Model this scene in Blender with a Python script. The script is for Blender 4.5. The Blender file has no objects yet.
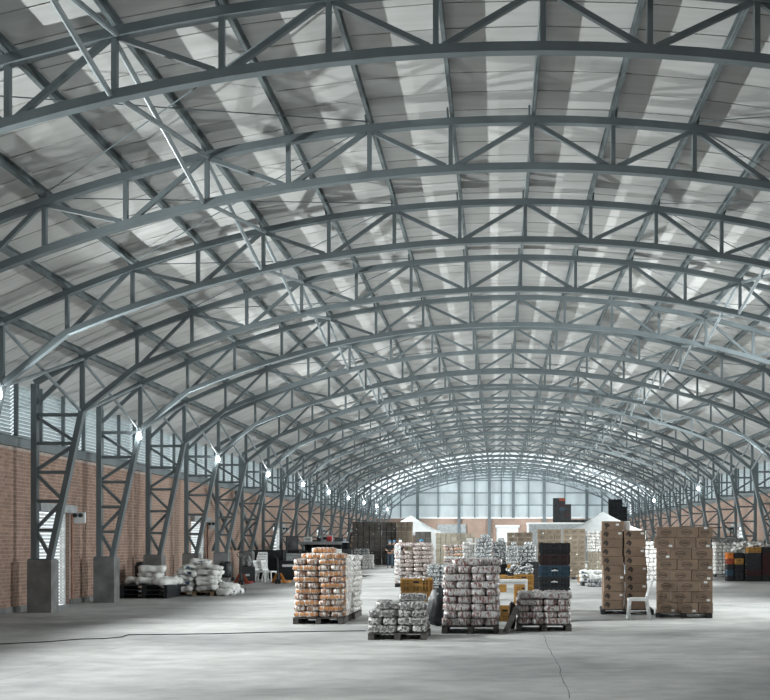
import bpy, bmesh, math, random
from mathutils import Vector, Matrix, Euler, noise
R = random.Random(7)
SC = bpy.context.scene
C = SC.collection
PI = math.pi

# ------------------------------------------------------------------ camera
F = 943.6                      # focal length in pixels of the 770 px wide frame
VX, VY, CH, CX = 497.5, 542.0, 1.60, -0.53
cam_d = bpy.data.cameras.new('camera')
cam_d.sensor_fit = 'HORIZONTAL'; cam_d.sensor_width = 36.0
cam_d.lens = 36.0 * F / 770
cam_d.shift_x = (385 - VX) / 770
cam_d.shift_y = (VY - 350) / 770
cam_d.clip_end = 400
cam = bpy.data.objects.new('camera', cam_d); C.objects.link(cam)
cam.location = (CX, 0, CH); cam.rotation_euler = (PI / 2, 0, 0)
SC.camera = cam

# ------------------------------------------------------------------ sky and exposure
w = bpy.data.worlds.new('overcast_sky'); SC.world = w; w.use_nodes = True
bg = w.node_tree.nodes['Background']
bg.inputs[0].default_value = (0.86, 0.95, 1.0, 1); bg.inputs[1].default_value = 1.45
LAMP_L = 60.0                  # glow of the bulb itself
FLOOD_W = 4100.0               # floodlight in each knee lamp, aimed across the hall
SC.view_settings.view_transform = 'Standard'; SC.view_settings.look = 'None'
SC.view_settings.gamma = 1.0; SC.view_settings.use_curve_mapping = False
SC.view_settings.exposure = 0.08
SC.cycles.use_denoising = True
SC.cycles.max_bounces = 8; SC.cycles.diffuse_bounces = 5; SC.cycles.transparent_max_bounces = 12
SC.cycles.sample_clamp_indirect = 6.0

# ------------------------------------------------------------------ materials
def nod(nt, t, **kw):
    n = nt.nodes.new(t)
    for k, v in kw.items(): setattr(n, k, v)
    return n
def mat(name, col, rough=.6, metal=0., var=.12, scale=6., bump=0., bscale=40., rnd=.06, stretch=(1, 1, 1), coord='Object', spec=.4, col2=None, trans=0.):
    m = bpy.data.materials.new(name); m.use_nodes = True
    nt = m.node_tree; b = nt.nodes['Principled BSDF']
    tc = nod(nt, 'ShaderNodeTexCoord'); mp = nod(nt, 'ShaderNodeMapping'); mp.inputs['Scale'].default_value = stretch
    nt.links.new(tc.outputs[coord], mp.inputs[0])
    oi = nod(nt, 'ShaderNodeObjectInfo')
    add = nod(nt, 'ShaderNodeVectorMath', operation='ADD'); nt.links.new(mp.outputs[0], add.inputs[0])
    sc = nod(nt, 'ShaderNodeVectorMath', operation='SCALE'); sc.inputs[0].default_value = (37, 19, 53)
    nt.links.new(oi.outputs['Random'], sc.inputs['Scale']); nt.links.new(sc.outputs[0], add.inputs[1])
    no = nod(nt, 'ShaderNodeTexNoise'); no.inputs['Scale'].default_value = scale; no.inputs['Detail'].default_value = 6
    nt.links.new(add.outputs[0], no.inputs['Vector'])
    ra = nod(nt, 'ShaderNodeValToRGB')
    c2 = col2 or tuple(c * (1 - 2.2 * var) for c in col)
    c1 = col if col2 else tuple(min(1, c * (1 + 1.2 * var)) for c in col)
    ra.color_ramp.elements[0].position = .32; ra.color_ramp.elements[1].position = .68
    ra.color_ramp.elements[0].color = (*c2, 1); ra.color_ramp.elements[1].color = (*c1, 1)
    nt.links.new(no.outputs['Fac'], ra.inputs[0])
    hs = nod(nt, 'ShaderNodeHueSaturation')
    mr = nod(nt, 'ShaderNodeMapRange'); mr.inputs[3].default_value = 1 - rnd; mr.inputs[4].default_value = 1 + rnd
    nt.links.new(oi.outputs['Random'], mr.inputs[0]); nt.links.new(mr.outputs[0], hs.inputs['Value'])
    nt.links.new(ra.outputs[0], hs.inputs['Color']); nt.links.new(hs.outputs[0], b.inputs['Base Color'])
    b.inputs['Roughness'].default_value = rough; b.inputs['Metallic'].default_value = metal
    b.inputs['Specular IOR Level'].default_value = spec
    if bump:
        n2 = nod(nt, 'ShaderNodeTexNoise'); n2.inputs['Scale'].default_value = bscale; n2.inputs['Detail'].default_value = 4
        nt.links.new(add.outputs[0], n2.inputs['Vector'])
        bp = nod(nt, 'ShaderNodeBump'); bp.inputs['Strength'].default_value = bump; bp.inputs['Distance'].default_value = .02
        nt.links.new(n2.outputs['Fac'], bp.inputs['Height']); nt.links.new(bp.outputs[0], b.inputs['Normal'])
    if trans:
        tr = nod(nt, 'ShaderNodeBsdfTranslucent'); nt.links.new(hs.outputs[0], tr.inputs[0])
        mx = nod(nt, 'ShaderNodeMixShader'); mx.inputs[0].default_value = trans
        nt.links.new(b.outputs[0], mx.inputs[1]); nt.links.new(tr.outputs[0], mx.inputs[2])
        nt.links.new(mx.outputs[0], nt.nodes['Material Output'].inputs[0])
    return m

def pack_mat(name, plastic, c1, c2, a1=.5, a2=.4, sc1=9, sc2=16, rough=.28, wave=None, st=(1, 1, 1)):
    """clear film over printed packs: two printed colours in patches, pack rows as bands"""
    m = bpy.data.materials.new(name); m.use_nodes = True
    nt = m.node_tree; b = nt.nodes['Principled BSDF']; L = nt.links.new
    tc = nod(nt, 'ShaderNodeTexCoord'); oi = nod(nt, 'ShaderNodeObjectInfo')
    sc = nod(nt, 'ShaderNodeVectorMath', operation='SCALE'); sc.inputs[0].default_value = (17, 29, 13)
    L(oi.outputs['Random'], sc.inputs['Scale'])
    add = nod(nt, 'ShaderNodeVectorMath', operation='ADD'); mp = nod(nt, 'ShaderNodeMapping'); mp.inputs['Scale'].default_value = st; L(tc.outputs['Object'], mp.inputs[0]); L(mp.outputs[0], add.inputs[0]); L(sc.outputs[0], add.inputs[1])
    n1 = nod(nt, 'ShaderNodeTexNoise'); n1.inputs['Scale'].default_value = sc1; n1.inputs['Detail'].default_value = 3; L(add.outputs[0], n1.inputs['Vector'])
    n2 = nod(nt, 'ShaderNodeTexVoronoi'); n2.inputs['Scale'].default_value = sc2; L(add.outputs[0], n2.inputs['Vector'])
    r1 = nod(nt, 'ShaderNodeValToRGB'); r1.color_ramp.elements[0].position = .62 - .3 * a1; r1.color_ramp.elements[1].position = .70 - .3 * a1
    r1.color_ramp.elements[0].color = (0, 0, 0, 1); r1.color_ramp.elements[1].color = (1, 1, 1, 1); L(n1.outputs['Fac'], r1.inputs[0])
    r2 = nod(nt, 'ShaderNodeValToRGB'); r2.color_ramp.elements[0].position = .5 * a2; r2.color_ramp.elements[1].position = .5 * a2 + .12
    r2.color_ramp.elements[0].color = (1, 1, 1, 1); r2.color_ramp.elements[1].color = (0, 0, 0, 1); L(n2.outputs['Distance'], r2.inputs[0])
    mx1 = nod(nt, 'ShaderNodeMixRGB'); mx1.inputs[1].default_value = (*plastic, 1); mx1.inputs[2].default_value = (*c1, 1); L(r1.outputs[0], mx1.inputs[0])
    mx2 = nod(nt, 'ShaderNodeMixRGB'); mx2.inputs[2].default_value = (*c2, 1); L(r2.outputs[0], mx2.inputs[0]); L(mx1.outputs[0], mx2.inputs[1])
    out = mx2
    if wave:      # (colour, half height of the printed band) round the middle of each bale
        sx = nod(nt, 'ShaderNodeSeparateXYZ'); L(tc.outputs['Object'], sx.inputs[0])
        ab = nod(nt, 'ShaderNodeMath', operation='ABSOLUTE'); L(sx.outputs['Z'], ab.inputs[0])
        lt = nod(nt, 'ShaderNodeMath', operation='LESS_THAN'); L(ab.outputs[0], lt.inputs[0]); lt.inputs[1].default_value = wave[1]
        wv = nod(nt, 'ShaderNodeMath', operation='SINE'); ms = nod(nt, 'ShaderNodeMath', operation='MULTIPLY'); ms.inputs[1].default_value = 2 * PI / .096
        L(sx.outputs['X'], ms.inputs[0]); L(ms.outputs[0], wv.inputs[0])
        gt = nod(nt, 'ShaderNodeMath', operation='GREATER_THAN'); L(wv.outputs[0], gt.inputs[0]); gt.inputs[1].default_value = -.72
        mu = nod(nt, 'ShaderNodeMath', operation='MULTIPLY'); L(lt.outputs[0], mu.inputs[0]); L(gt.outputs[0], mu.inputs[1])
        # only the long faces carry the band
        ge = nod(nt, 'ShaderNodeSeparateXYZ'); L(tc.outputs['Normal'], ge.inputs[0])
        ay = nod(nt, 'ShaderNodeMath', operation='ABSOLUTE'); L(ge.outputs['Y'], ay.inputs[0])
        g2 = nod(nt, 'ShaderNodeMath', operation='GREATER_THAN'); L(ay.outputs[0], g2.inputs[0]); g2.inputs[1].default_value = .55
        m3 = nod(nt, 'ShaderNodeMath', operation='MULTIPLY'); L(mu.outputs[0], m3.inputs[0]); L(g2.outputs[0], m3.inputs[1])
        mx3 = nod(nt, 'ShaderNodeMixRGB'); mx3.inputs[2].default_value = (*wave[0], 1); L(m3.outputs[0], mx3.inputs[0]); L(out.outputs[0], mx3.inputs[1])
        out = mx3
    hs = nod(nt, 'ShaderNodeHueSaturation'); mr = nod(nt, 'ShaderNodeMapRange'); mr.inputs[3].default_value = .85; mr.inputs[4].default_value = 1.1
    L(oi.outputs['Random'], mr.inputs[0]); L(mr.outputs[0], hs.inputs['Value']); L(out.outputs[0], hs.inputs['Color'])
    L(hs.outputs[0], b.inputs['Base Color'])
    b.inputs['Roughness'].default_value = rough; b.inputs['Specular IOR Level'].default_value = .6
    nb = nod(nt, 'ShaderNodeTexNoise'); nb.inputs['Scale'].default_value = 22; nb.inputs['Detail'].default_value = 3; L(add.outputs[0], nb.inputs['Vector'])
    bp = nod(nt, 'ShaderNodeBump'); bp.inputs['Strength'].default_value = .5; bp.inputs['Distance'].default_value = .02
    L(nb.outputs['Fac'], bp.inputs['Height']); L(bp.outputs[0], b.inputs['Normal'])
    return m

def brick_mat():
    m = bpy.data.materials.new('brick_wall'); m.use_nodes = True
    nt = m.node_tree; b = nt.nodes['Principled BSDF']; L = nt.links.new
    tc = nod(nt, 'ShaderNodeTexCoord'); sx = nod(nt, 'ShaderNodeSeparateXYZ'); L(tc.outputs['Object'], sx.inputs[0])
    ad = nod(nt, 'ShaderNodeMath', operation='ADD'); L(sx.outputs['X'], ad.inputs[0]); L(sx.outputs['Y'], ad.inputs[1])
    cx = nod(nt, 'ShaderNodeCombineXYZ'); L(ad.outputs[0], cx.inputs['X']); L(sx.outputs['Z'], cx.inputs['Y'])
    br = nod(nt, 'ShaderNodeTexBrick'); br.inputs['Scale'].default_value = 1; br.inputs['Brick Width'].default_value = .25; br.inputs['Row Height'].default_value = .085
    br.inputs['Mortar Size'].default_value = .009; br.inputs['Color1'].default_value = (.295, .20, .155, 1); br.inputs['Color2'].default_value = (.35, .24, .19, 1)
    br.inputs['Mortar'].default_value = (.40, .335, .30, 1); L(cx.outputs[0], br.inputs['Vector'])
    no = nod(nt, 'ShaderNodeTexNoise'); no.inputs['Scale'].default_value = .7; no.inputs['Detail'].default_value = 6; L(tc.outputs['Object'], no.inputs['Vector'])
    mr = nod(nt, 'ShaderNodeMapRange'); mr.inputs[1].default_value = .3; mr.inputs[2].default_value = .7; mr.inputs[3].default_value = .82; mr.inputs[4].default_value = 1.12; L(no.outputs['Fac'], mr.inputs[0])
    hs = nod(nt, 'ShaderNodeHueSaturation'); L(mr.outputs[0], hs.inputs['Value']); L(br.outputs['Color'], hs.inputs['Color']); L(hs.outputs[0], b.inputs['Base Color'])
    b.inputs['Roughness'].default_value = .9; b.inputs['Specular IOR Level'].default_value = .2
    bp = nod(nt, 'ShaderNodeBump'); bp.inputs['Strength'].default_value = .5; bp.inputs['Distance'].default_value = .01; bp.invert = True
    L(br.outputs['Fac'], bp.inputs['Height']); L(bp.outputs[0], b.inputs['Normal'])
    return m

def floor_mat():
    m = bpy.data.materials.new('concrete_floor'); m.use_nodes = True
    nt = m.node_tree; b = nt.nodes['Principled BSDF']; L = nt.links.new
    ge = nod(nt, 'ShaderNodeNewGeometry'); oi = nod(nt, 'ShaderNodeObjectInfo')
    def noise(scale, det, stretch=(1, 1, 1), dist=0):
        mp = nod(nt, 'ShaderNodeMapping'); mp.inputs['Scale'].default_value = stretch; L(ge.outputs['Position'], mp.inputs[0])
        n = nod(nt, 'ShaderNodeTexNoise'); n.inputs['Scale'].default_value = scale; n.inputs['Detail'].default_value = det; n.inputs['Distortion'].default_value = dist
        L(mp.outputs[0], n.inputs['Vector']); return n
    a = noise(.35, 8, (.8, 1.3, 1), .6); c = noise(2.2, 8, (1, 1.6, 1), .4); d = noise(26, 4)
    r1 = nod(nt, 'ShaderNodeValToRGB'); r1.color_ramp.elements[0].position = .36; r1.color_ramp.elements[1].position = .60
    r1.color_ramp.elements[0].color = (.27, .277, .277, 1); r1.color_ramp.elements[1].color = (.43, .433, .428, 1); L(a.outputs['Fac'], r1.inputs[0])
    r2 = nod(nt, 'ShaderNodeMapRange'); r2.inputs[1].default_value = .3; r2.inputs[2].default_value = .7; r2.inputs[3].default_value = .82; r2.inputs[4].default_value = 1.14; L(c.outputs['Fac'], r2.inputs[0])
    r3 = nod(nt, 'ShaderNodeMapRange'); r3.inputs[3].default_value = .88; r3.inputs[4].default_value = 1.12; L(d.outputs['Fac'], r3.inputs[0])
    r4 = nod(nt, 'ShaderNodeMapRange'); r4.inputs[3].default_value = .93; r4.inputs[4].default_value = 1.07; L(oi.outputs['Random'], r4.inputs[0])
    m1 = nod(nt, 'ShaderNodeMath', operation='MULTIPLY'); L(r2.outputs[0], m1.inputs[0]); L(r3.outputs[0], m1.inputs[1])
    m2 = nod(nt, 'ShaderNodeMath', operation='MULTIPLY'); L(m1.outputs[0], m2.inputs[0]); L(r4.outputs[0], m2.inputs[1])
    hs = nod(nt, 'ShaderNodeHueSaturation'); L(m2.outputs[0], hs.inputs['Value']); L(r1.outputs[0], hs.inputs['Color']); L(hs.outputs[0], b.inputs['Base Color'])
    b.inputs['Roughness'].default_value = .62; b.inputs['Specular IOR Level'].default_value = .3
    bp = nod(nt, 'ShaderNodeBump'); bp.inputs['Strength'].default_value = .15; bp.inputs['Distance'].default_value = .01
    L(d.outputs['Fac'], bp.inputs['Height']); L(bp.outputs[0], b.inputs['Normal'])
    return m

def emit_mat(name, col, s):
    m = bpy.data.materials.new(name); m.use_nodes = True; nt = m.node_tree
    nt.nodes.remove(nt.nodes['Principled BSDF'])
    e = nod(nt, 'ShaderNodeEmission'); e.inputs[0].default_value = (*col, 1); e.inputs[1].default_value = s
    nt.links.new(e.outputs[0], nt.nodes['Material Output'].inputs[0]); return m

def film_mat(name, col, alpha):
    m = mat(name, col, rough=.25, var=.1, scale=9, bump=.8, bscale=14)
    nt = m.node_tree; b = nt.nodes['Principled BSDF']; tr = nod(nt, 'ShaderNodeBsdfTransparent')
    no = nod(nt, 'ShaderNodeTexNoise'); no.inputs['Scale'].default_value = 12; no.inputs['Detail'].default_value = 5
    tc = nod(nt, 'ShaderNodeTexCoord'); nt.links.new(tc.outputs['Object'], no.inputs['Vector'])
    mr = nod(nt, 'ShaderNodeMapRange'); mr.inputs[1].default_value = .35; mr.inputs[2].default_value = .65; mr.inputs[3].default_value = alpha - .3; mr.inputs[4].default_value = min(1, alpha + .25)
    nt.links.new(no.outputs['Fac'], mr.inputs[0])
    mx = nod(nt, 'ShaderNodeMixShader'); nt.links.new(mr.outputs[0], mx.inputs[0]); nt.links.new(tr.outputs[0], mx.inputs[1]); nt.links.new(b.outputs[0], mx.inputs[2])
    nt.links.new(mx.outputs[0], nt.nodes['Material Output'].inputs[0]); return m

M = dict(
    steel=mat('grey_painted_steel', (.125, .152, .163), .5, var=.08, scale=1.5, rnd=.05, spec=.45),
    galv=mat('pale_pipe_steel', (.20, .235, .25), .42, var=.1, scale=3, rnd=.1, spec=.5),
    purlin=mat('purlin_steel', (.14, .168, .176), .5, var=.25, scale=3.5, stretch=(1, .6, 1), rnd=.1),
    panel=mat('roof_panel_board', (.50, .508, .50), .85, var=.04, scale=1.6, stretch=(.5, 5, 1), bump=.1, bscale=25, rnd=.07, spec=.15),
    roofback=mat('roof_sheet_back', (.06, .06, .06), .9),
    brick=brick_mat(),
    brickA=mat('clay_brick', (.325, .218, .172), .9, var=.12, scale=5, bump=.3, rnd=.12, spec=.2),
    mortar=mat('mortar', (.42, .36, .325), .95, var=.08, scale=9),
    concrete=mat('pier_concrete', (.20, .205, .205), .85, var=.16, scale=2.6, bump=.25, bscale=30, rnd=.08, spec=.2),
    floor=floor_mat(),
    conduit=mat('red_brown_conduit', (.30, .155, .115), .6),
    joint=mat('joint_filler', (.10, .10, .10), .9),
    crack=mat('crack_dirt', (.11, .11, .11), .95),
    louver=mat('louver_blade', (.60, .66, .67), .5, var=.05, trans=.42),
    gable=mat('translucent_cladding', (.66, .70, .71), .6, var=.05, scale=1.2, stretch=(1, 1, .4), rnd=.06, trans=.62),
    skylight=mat('translucent_roof_sheet', (.97, .98, .98), .5, var=.01, trans=.92),
    shutter=mat('shutter_metal', (.70, .73, .74), .4, var=.05, spec=.5),
    white=mat('white_plastic', (.72, .74, .74), .38, var=.03, spec=.5),
    whitepaint=mat('white_paint', (.68, .70, .70), .5, var=.05),
    dark=mat('black_plastic', (.018, .021, .024), .45, var=.15, rnd=.25),
    blackm=mat('black_matte', (.012, .013, .015), .8, var=.2),
    rubber=mat('rubber', (.02, .02, .02), .8),
    wood=mat('pallet_wood', (.22, .16, .10), .85, var=.25, scale=4, stretch=(1, 8, 8), rnd=.15),
    greywood=mat('weathered_pallet', (.085, .08, .075), .85, var=.25, scale=4, stretch=(1, 8, 8), rnd=.15),
    carton=mat('brown_carton', (.215, .155, .115), .8, var=.07, scale=2.5, rnd=.10, spec=.2),
    carton2=mat('dull_carton', (.20, .165, .125), .8, var=.08, scale=2.5, rnd=.15, spec=.2),
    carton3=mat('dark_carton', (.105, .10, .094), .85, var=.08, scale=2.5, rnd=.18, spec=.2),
    carton4=mat('beige_carton', (.30, .27, .215), .85, var=.08, scale=2.5, rnd=.12, spec=.2),
    tape=mat('carton_tape', (.25, .185, .135), .35, var=.05, spec=.5),
    ink=mat('dark_ink', (.045, .035, .03), .7),
    sticker=mat('white_sticker', (.66, .68, .68), .5, var=.04),
    yellow=mat('yellow_crate_plastic', (.36, .195, .05), .5, var=.08, rnd=.12),
    orange=mat('orange_crate_plastic', (.55, .17, .03), .5, var=.08),
    rust=mat('rust_red_plastic', (.26, .055, .025), .5, var=.08),
    maroon=mat('dark_red_plastic', (.045, .014, .016), .5, var=.1),
    brownred=mat('brown_black_plastic', (.035, .020, .020), .5, var=.1),
    blue=mat('dark_blue_plastic', (.028, .062, .095), .5, var=.1),
    charcoal=mat('charcoal_plastic', (.024, .028, .032), .5, var=.1),
    sack=mat('white_woven_sack', (.68, .69, .68), .7, var=.10, scale=5, bump=.5, bscale=16, rnd=.08),
    sackprint=mat('sack_print', (.03, .06, .10), .7),
    canvas=mat('white_canopy', (.62, .64, .64), .7, var=.04, scale=3, trans=.25),
    canvas2=mat('grey_canopy', (.33, .345, .35), .7, var=.05, scale=3, trans=.2),
    chrome=mat('bare_metal', (.5, .52, .53), .3, metal=.8),
    redp=mat('red_paint', (.32, .03, .03), .45),
    orangep=mat('orange_paint', (.52, .20, .035), .45),
    skin=mat('skin', (.38, .22, .15), .6, var=.05),
    shirt=mat('dark_shirt', (.02, .024, .028), .85),
    jeans=mat('blue_jeans', (.06, .095, .13), .85, var=.15, scale=8),
    cap=mat('blue_cap', (.05, .20, .34), .6),
    mask=mat('face_mask', (.70, .72, .74), .8),
    hair=mat('dark_hair', (.012, .010, .009), .7),
    eye=mat('eye_dark', (.01, .01, .01), .3),
    glass=mat('dark_screen', (.02, .025, .03), .15),
    redcloth=mat('red_cloth', (.40, .04, .045), .8),
    film=film_mat('stretch_film', (.78, .80, .80), .5),
    netting=mat('grey_netting', (.22, .23, .23), .8, var=.3, scale=12),
    greypanel=mat('grey_board', (.30, .32, .33), .8),
    bulb=emit_mat('lit_bulb', (.96, .99, 1.0), LAMP_L),
    p_orange=pack_mat('orange_packs', (.66, .64, .61), (.23, .115, .07), (.58, .52, .46), .58, .30, 34, 34, wave=((.50, .225, .08), .029), st=(1, 1, .22)),
    p_white=pack_mat('white_packs', (.66, .66, .64), (.32, .31, .30), (.74, .74, .73), .45, .4, 18, 26),
    p_red=pack_mat('red_white_packs', (.44, .44, .44), (.17, .075, .065), (.66, .66, .65), .46, .46, 30, 30, st=(1, 1, .3)),
    p_dark=pack_mat('dark_packs', (.44, .44, .43), (.05, .05, .055), (.62, .61, .57), .50, .40, 22, 24, wave=((.15, .15, .15), .026)),
    p_rice=pack_mat('rice_packs', (.52, .49, .47), (.19, .125, .11), (.58, .55, .53), .60, .38, 26, 30),
    p_silver=pack_mat('silver_packs', (.40, .42, .43), (.10, .105, .11), (.66, .68, .69), .52, .45, 16, 20, rough=.2),
    p_mix=pack_mat('mixed_packs', (.55, .55, .54), (.15, .10, .10), (.66, .64, .60), .5, .45, 24, 26),
)

# ------------------------------------------------------------------ mesh helpers
class MB:
    def __init__(s): s.v = []; s.f = []; s.smooth = False
    def add(s, vs, fs):
        o = len(s.v); s.v += [tuple(v) for v in vs]; s.f += [tuple(i + o for i in f) for f in fs]; return s
    def box(s, x0, x1, y0, y1, z0, z1, rot=None, piv=None):
        vs = [Vector((x, y, z)) for z in (z0, z1) for y in (y0, y1) for x in (x0, x1)]
        if rot is not None:
            p = Vector(piv) if piv is not None else Vector(((x0 + x1) / 2, (y0 + y1) / 2, (z0 + z1) / 2))
            m = rot.to_matrix() if isinstance(rot, Euler) else rot
            vs = [p + m @ (v - p) for v in vs]
        return s.add(vs, [(0, 2, 3, 1), (4, 5, 7, 6), (0, 1, 5, 4), (2, 6, 7, 3), (0, 4, 6, 2), (1, 3, 7, 5)])
    def beam(s, p, q, a, b, up=(0, 1, 0)):
        """box bar from p to q; b = size along `up`, a = size across"""
        p = Vector(p); q = Vector(q); d = (q - p).normalized(); u = Vector(up); u = (u - d * u.dot(d)).normalized(); n = d.cross(u)
        vs = []
        for c in (p, q):
            for i, j in ((-1, -1), (1, -1), (1, 1), (-1, 1)): vs.append(c + n * (i * a / 2) + u * (j * b / 2))
        return s.add(vs, [(0, 1, 2, 3)[::-1], (4, 5, 6, 7), (0, 1, 5, 4), (1, 2, 6, 5), (2, 3, 7, 6), (3, 0, 4, 7)])
    def sweep_xz(s, pts, h, d):
        """rectangular section swept along a polyline in the XZ plane, depth along Y"""
        n = len(pts); vs = []
        for i, p in enumerate(pts):
            a = Vector(pts[max(0, i - 1)]); b = Vector(pts[min(n - 1, i + 1)])
            t = (b - a).normalized(); nn = Vector((-t[1], t[0]))
            k = 1.0
            if 0 < i < n - 1:
                t1 = (Vector(p) - a).normalized(); c = max(.5, nn.dot(Vector((-t1[1], t1[0])))); k = 1 / c
            for sy, sn in ((-1, -1), (1, -1), (1, 1), (-1, 1)):
                vs.append((p[0] + nn[0] * sn * h / 2 * k, sy * d / 2, p[1] + nn[1] * sn * h / 2 * k))
        fs = [(0, 1, 2, 3), tuple((n - 1) * 4 + j for j in (3, 2, 1, 0))]
        for i in range(n - 1):
            for j in range(4): fs.append((i * 4 + j, i * 4 + (j + 1) % 4, i * 4 + 4 + (j + 1) % 4, i * 4 + 4 + j)[::-1])
        return s.add(vs, fs)
    def tube(s, pts, r, n=8, cap=True):
        pts = [Vector(p) for p in pts]; m = len(pts); vs = []; rr = r if isinstance(r, (list, tuple)) else [r] * m
        up = Vector((0, 0, 1))
        for i, p in enumerate(pts):
            d = (pts[min(m - 1, i + 1)] - pts[max(0, i - 1)]).normalized()
            u = up if abs(d.dot(up)) < .95 else Vector((1, 0, 0))
            a = d.cross(u).normalized(); b = a.cross(d)
            for k in range(n):
                t = 2 * PI * k / n; vs.append(p + (a * math.cos(t) + b * math.sin(t)) * rr[i])
        fs = []
        for i in range(m - 1):
            for k in range(n): fs.append((i * n + k, i * n + (k + 1) % n, (i + 1) * n + (k + 1) % n, (i + 1) * n + k))
        if cap: fs += [tuple(range(n))[::-1], tuple((m - 1) * n + k for k in range(n))]
        s.smooth = True
        return s.add(vs, fs)
    def lathe(s, prof, c=(0, 0, 0), axis='Z', n=16):
        vs = []; m = len(prof)
        for r, z in prof:
            for k in range(n):
                t = 2 * PI * k / n; x, y = r * math.cos(t), r * math.sin(t)
                v = {'Z': (x, y, z), 'Y': (x, z, y), 'X': (z, x, y)}[axis]
                vs.append((v[0] + c[0], v[1] + c[1], v[2] + c[2]))
        fs = []
        for i in range(m - 1):
            for k in range(n): fs.append((i * n + k, i * n + (k + 1) % n, (i + 1) * n + (k + 1) % n, (i + 1) * n + k))
        fs += [tuple(range(n))[::-1], tuple((m - 1) * n + k for k in range(n))]
        s.smooth = True
        return s.add(vs, fs)
    def mesh(s, name, m):
        me = bpy.data.meshes.new(name); me.from_pydata(s.v, [], s.f); me.update()
        b = bmesh.new(); b.from_mesh(me); bmesh.ops.recalc_face_normals(b, faces=b.faces); b.to_mesh(me); b.free()
        if m: me.materials.append(M[m] if isinstance(m, str) else m)
        if s.smooth:
            for p in me.polygons: p.use_smooth = True
            try: me.set_sharp_from_angle(angle=math.radians(40))
            except Exception: pass
        return me
    def build(s, name, m, parent=None, loc=(0, 0, 0), rz=0): return ob(name, s.mesh(name, m), parent, loc, rz)
def ob(name, me, parent=None, loc=(0, 0, 0), rz=0, rot=None):
    o = bpy.data.objects.new(name, me); C.objects.link(o); o.parent = parent; o.location = loc
    o.rotation_euler = rot if rot else (0, 0, rz); return o
def tag(o, label=None, cat=None, group=None, kind=None):
    if label: o['label'] = label
    if cat: o['category'] = cat
    if group: o['group'] = group
    if kind: o['kind'] = kind
    return o
def empty(name, loc=(0, 0, 0), rz=0):
    o = bpy.data.objects.new(name, None); C.objects.link(o); o.location = loc; o.rotation_euler = (0, 0, rz); o.empty_display_size = .1; return o
KIDS = {}
def kids(o):
    return KIDS.get(o.name) or [c for c in C.objects if c.parent == o]
def copy_tree(o, loc=None, rz=None, parent=None, tree=None):
    """copy of a thing with its parts and sub-parts; tree = cached (object, children) structure"""
    t = tree or tree_of(o)
    c = t[0].copy(); C.objects.link(c); c.parent = parent
    if loc is not None: c.location = loc
    if rz is not None: c.rotation_euler = (0, 0, rz)
    for k in t[1]: copy_tree(k[0], parent=c, tree=k)
    return c
def tree_of(o):
    ch = {}
    for x in bpy.data.objects:
        if x.parent: ch.setdefault(x.parent.name, []).append(x)
    def rec(q): return (q, [rec(x) for x in ch.get(q.name, [])])
    return rec(o)
def px(x, Y): return CX + (x - VX) * Y / F           # world X of image column x at depth Y
def fy(y): return CH * F / (y - VY)                  # depth of a floor point seen on image row y
def hz(y, Y): return CH + (VY - y) * Y / F           # height of image row y at depth Y

# ------------------------------------------------------------------ dimensions of the hall
S = 3.5; P = 1.25
YK = lambda k: S * (k + .15)
K0, K1 = -3, 24
YEND = S * 24.55; YREAR = -14.0
WX = 11.55                          # inner wall face
ZB, RB = 7.37, 22.5                 # bottom chord apex and radius
ZT, RT = 8.09, 22.9
zb = lambda x: ZB - (RB - math.sqrt(RB * RB - x * x))
zt = lambda x: ZT - (RT - math.sqrt(RT * RT - x * x))
RS = 23.2; ZS = ZT + .06 + .20      # underside of the roof panels
zs = lambda x: ZS - (RS - math.sqrt(RS * RS - x * x))
ZK = 4.60                           # knee height
ZBR = 3.77                          # top of brick
ZPIER = 1.19
DOORS_L = [6.69, 9.95, 13.5, 16.7, 20.0]
DOORS_R = [9.95, 13.5, 16.7, 20.0]
DW, DH = 1.75, 2.36

# ------------------------------------------------------------------ floor
fl = MB().box(-WX - .3, WX + .3, YREAR, YEND + .4, -.35, -.03).build('floor', 'joint'); tag(fl, kind='structure')
xs = [-WX, -6.3, 6.0, WX]
ys = []; y = YREAR
while y < YEND + .3: ys.append(y); y += 5.4
ys.append(YEND + .3)
for i in range(3):
    for j in range(len(ys) - 1):
        MB().box(xs[i] + .004, xs[i + 1] - .004, ys[j] + .004, ys[j + 1] - .004, -.03, 0).build('slab', 'floor', fl)
def crack(pts, wd, name):
    b = MB(); n = len(pts); vs = []
    for i, p in enumerate(pts):
        a = Vector(pts[max(0, i - 1)]); c = Vector(pts[min(n - 1, i + 1)]); t = (c - a).normalized(); q = Vector((-t.y, t.x)) * wd * (.6 + .8 * R.random())
        vs += [(p[0] + q.x, p[1] + q.y, .0015), (p[0] - q.x, p[1] - q.y, .0015)]
    return b.add(vs, [(2 * i, 2 * i + 1, 2 * i + 3, 2 * i + 2) for i in range(n - 1)]).build(name, 'crack', fl)
def fpt(x, y): Y = fy(y); return (px(x, Y), Y)
def jag(a, b, n, amp):
    out = []
    for i in range(n + 1):
        t = i / n; out.append((a[0] + (b[0] - a[0]) * t + R.uniform(-amp, amp), a[1] + (b[1] - a[1]) * t + R.uniform(-amp, amp)))
    return out
crack(jag(fpt(543, 634), fpt(553, 655), 7, .02) + jag(fpt(555, 659), fpt(571, 698), 9, .02), .004, 'floor_crack')

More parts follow.
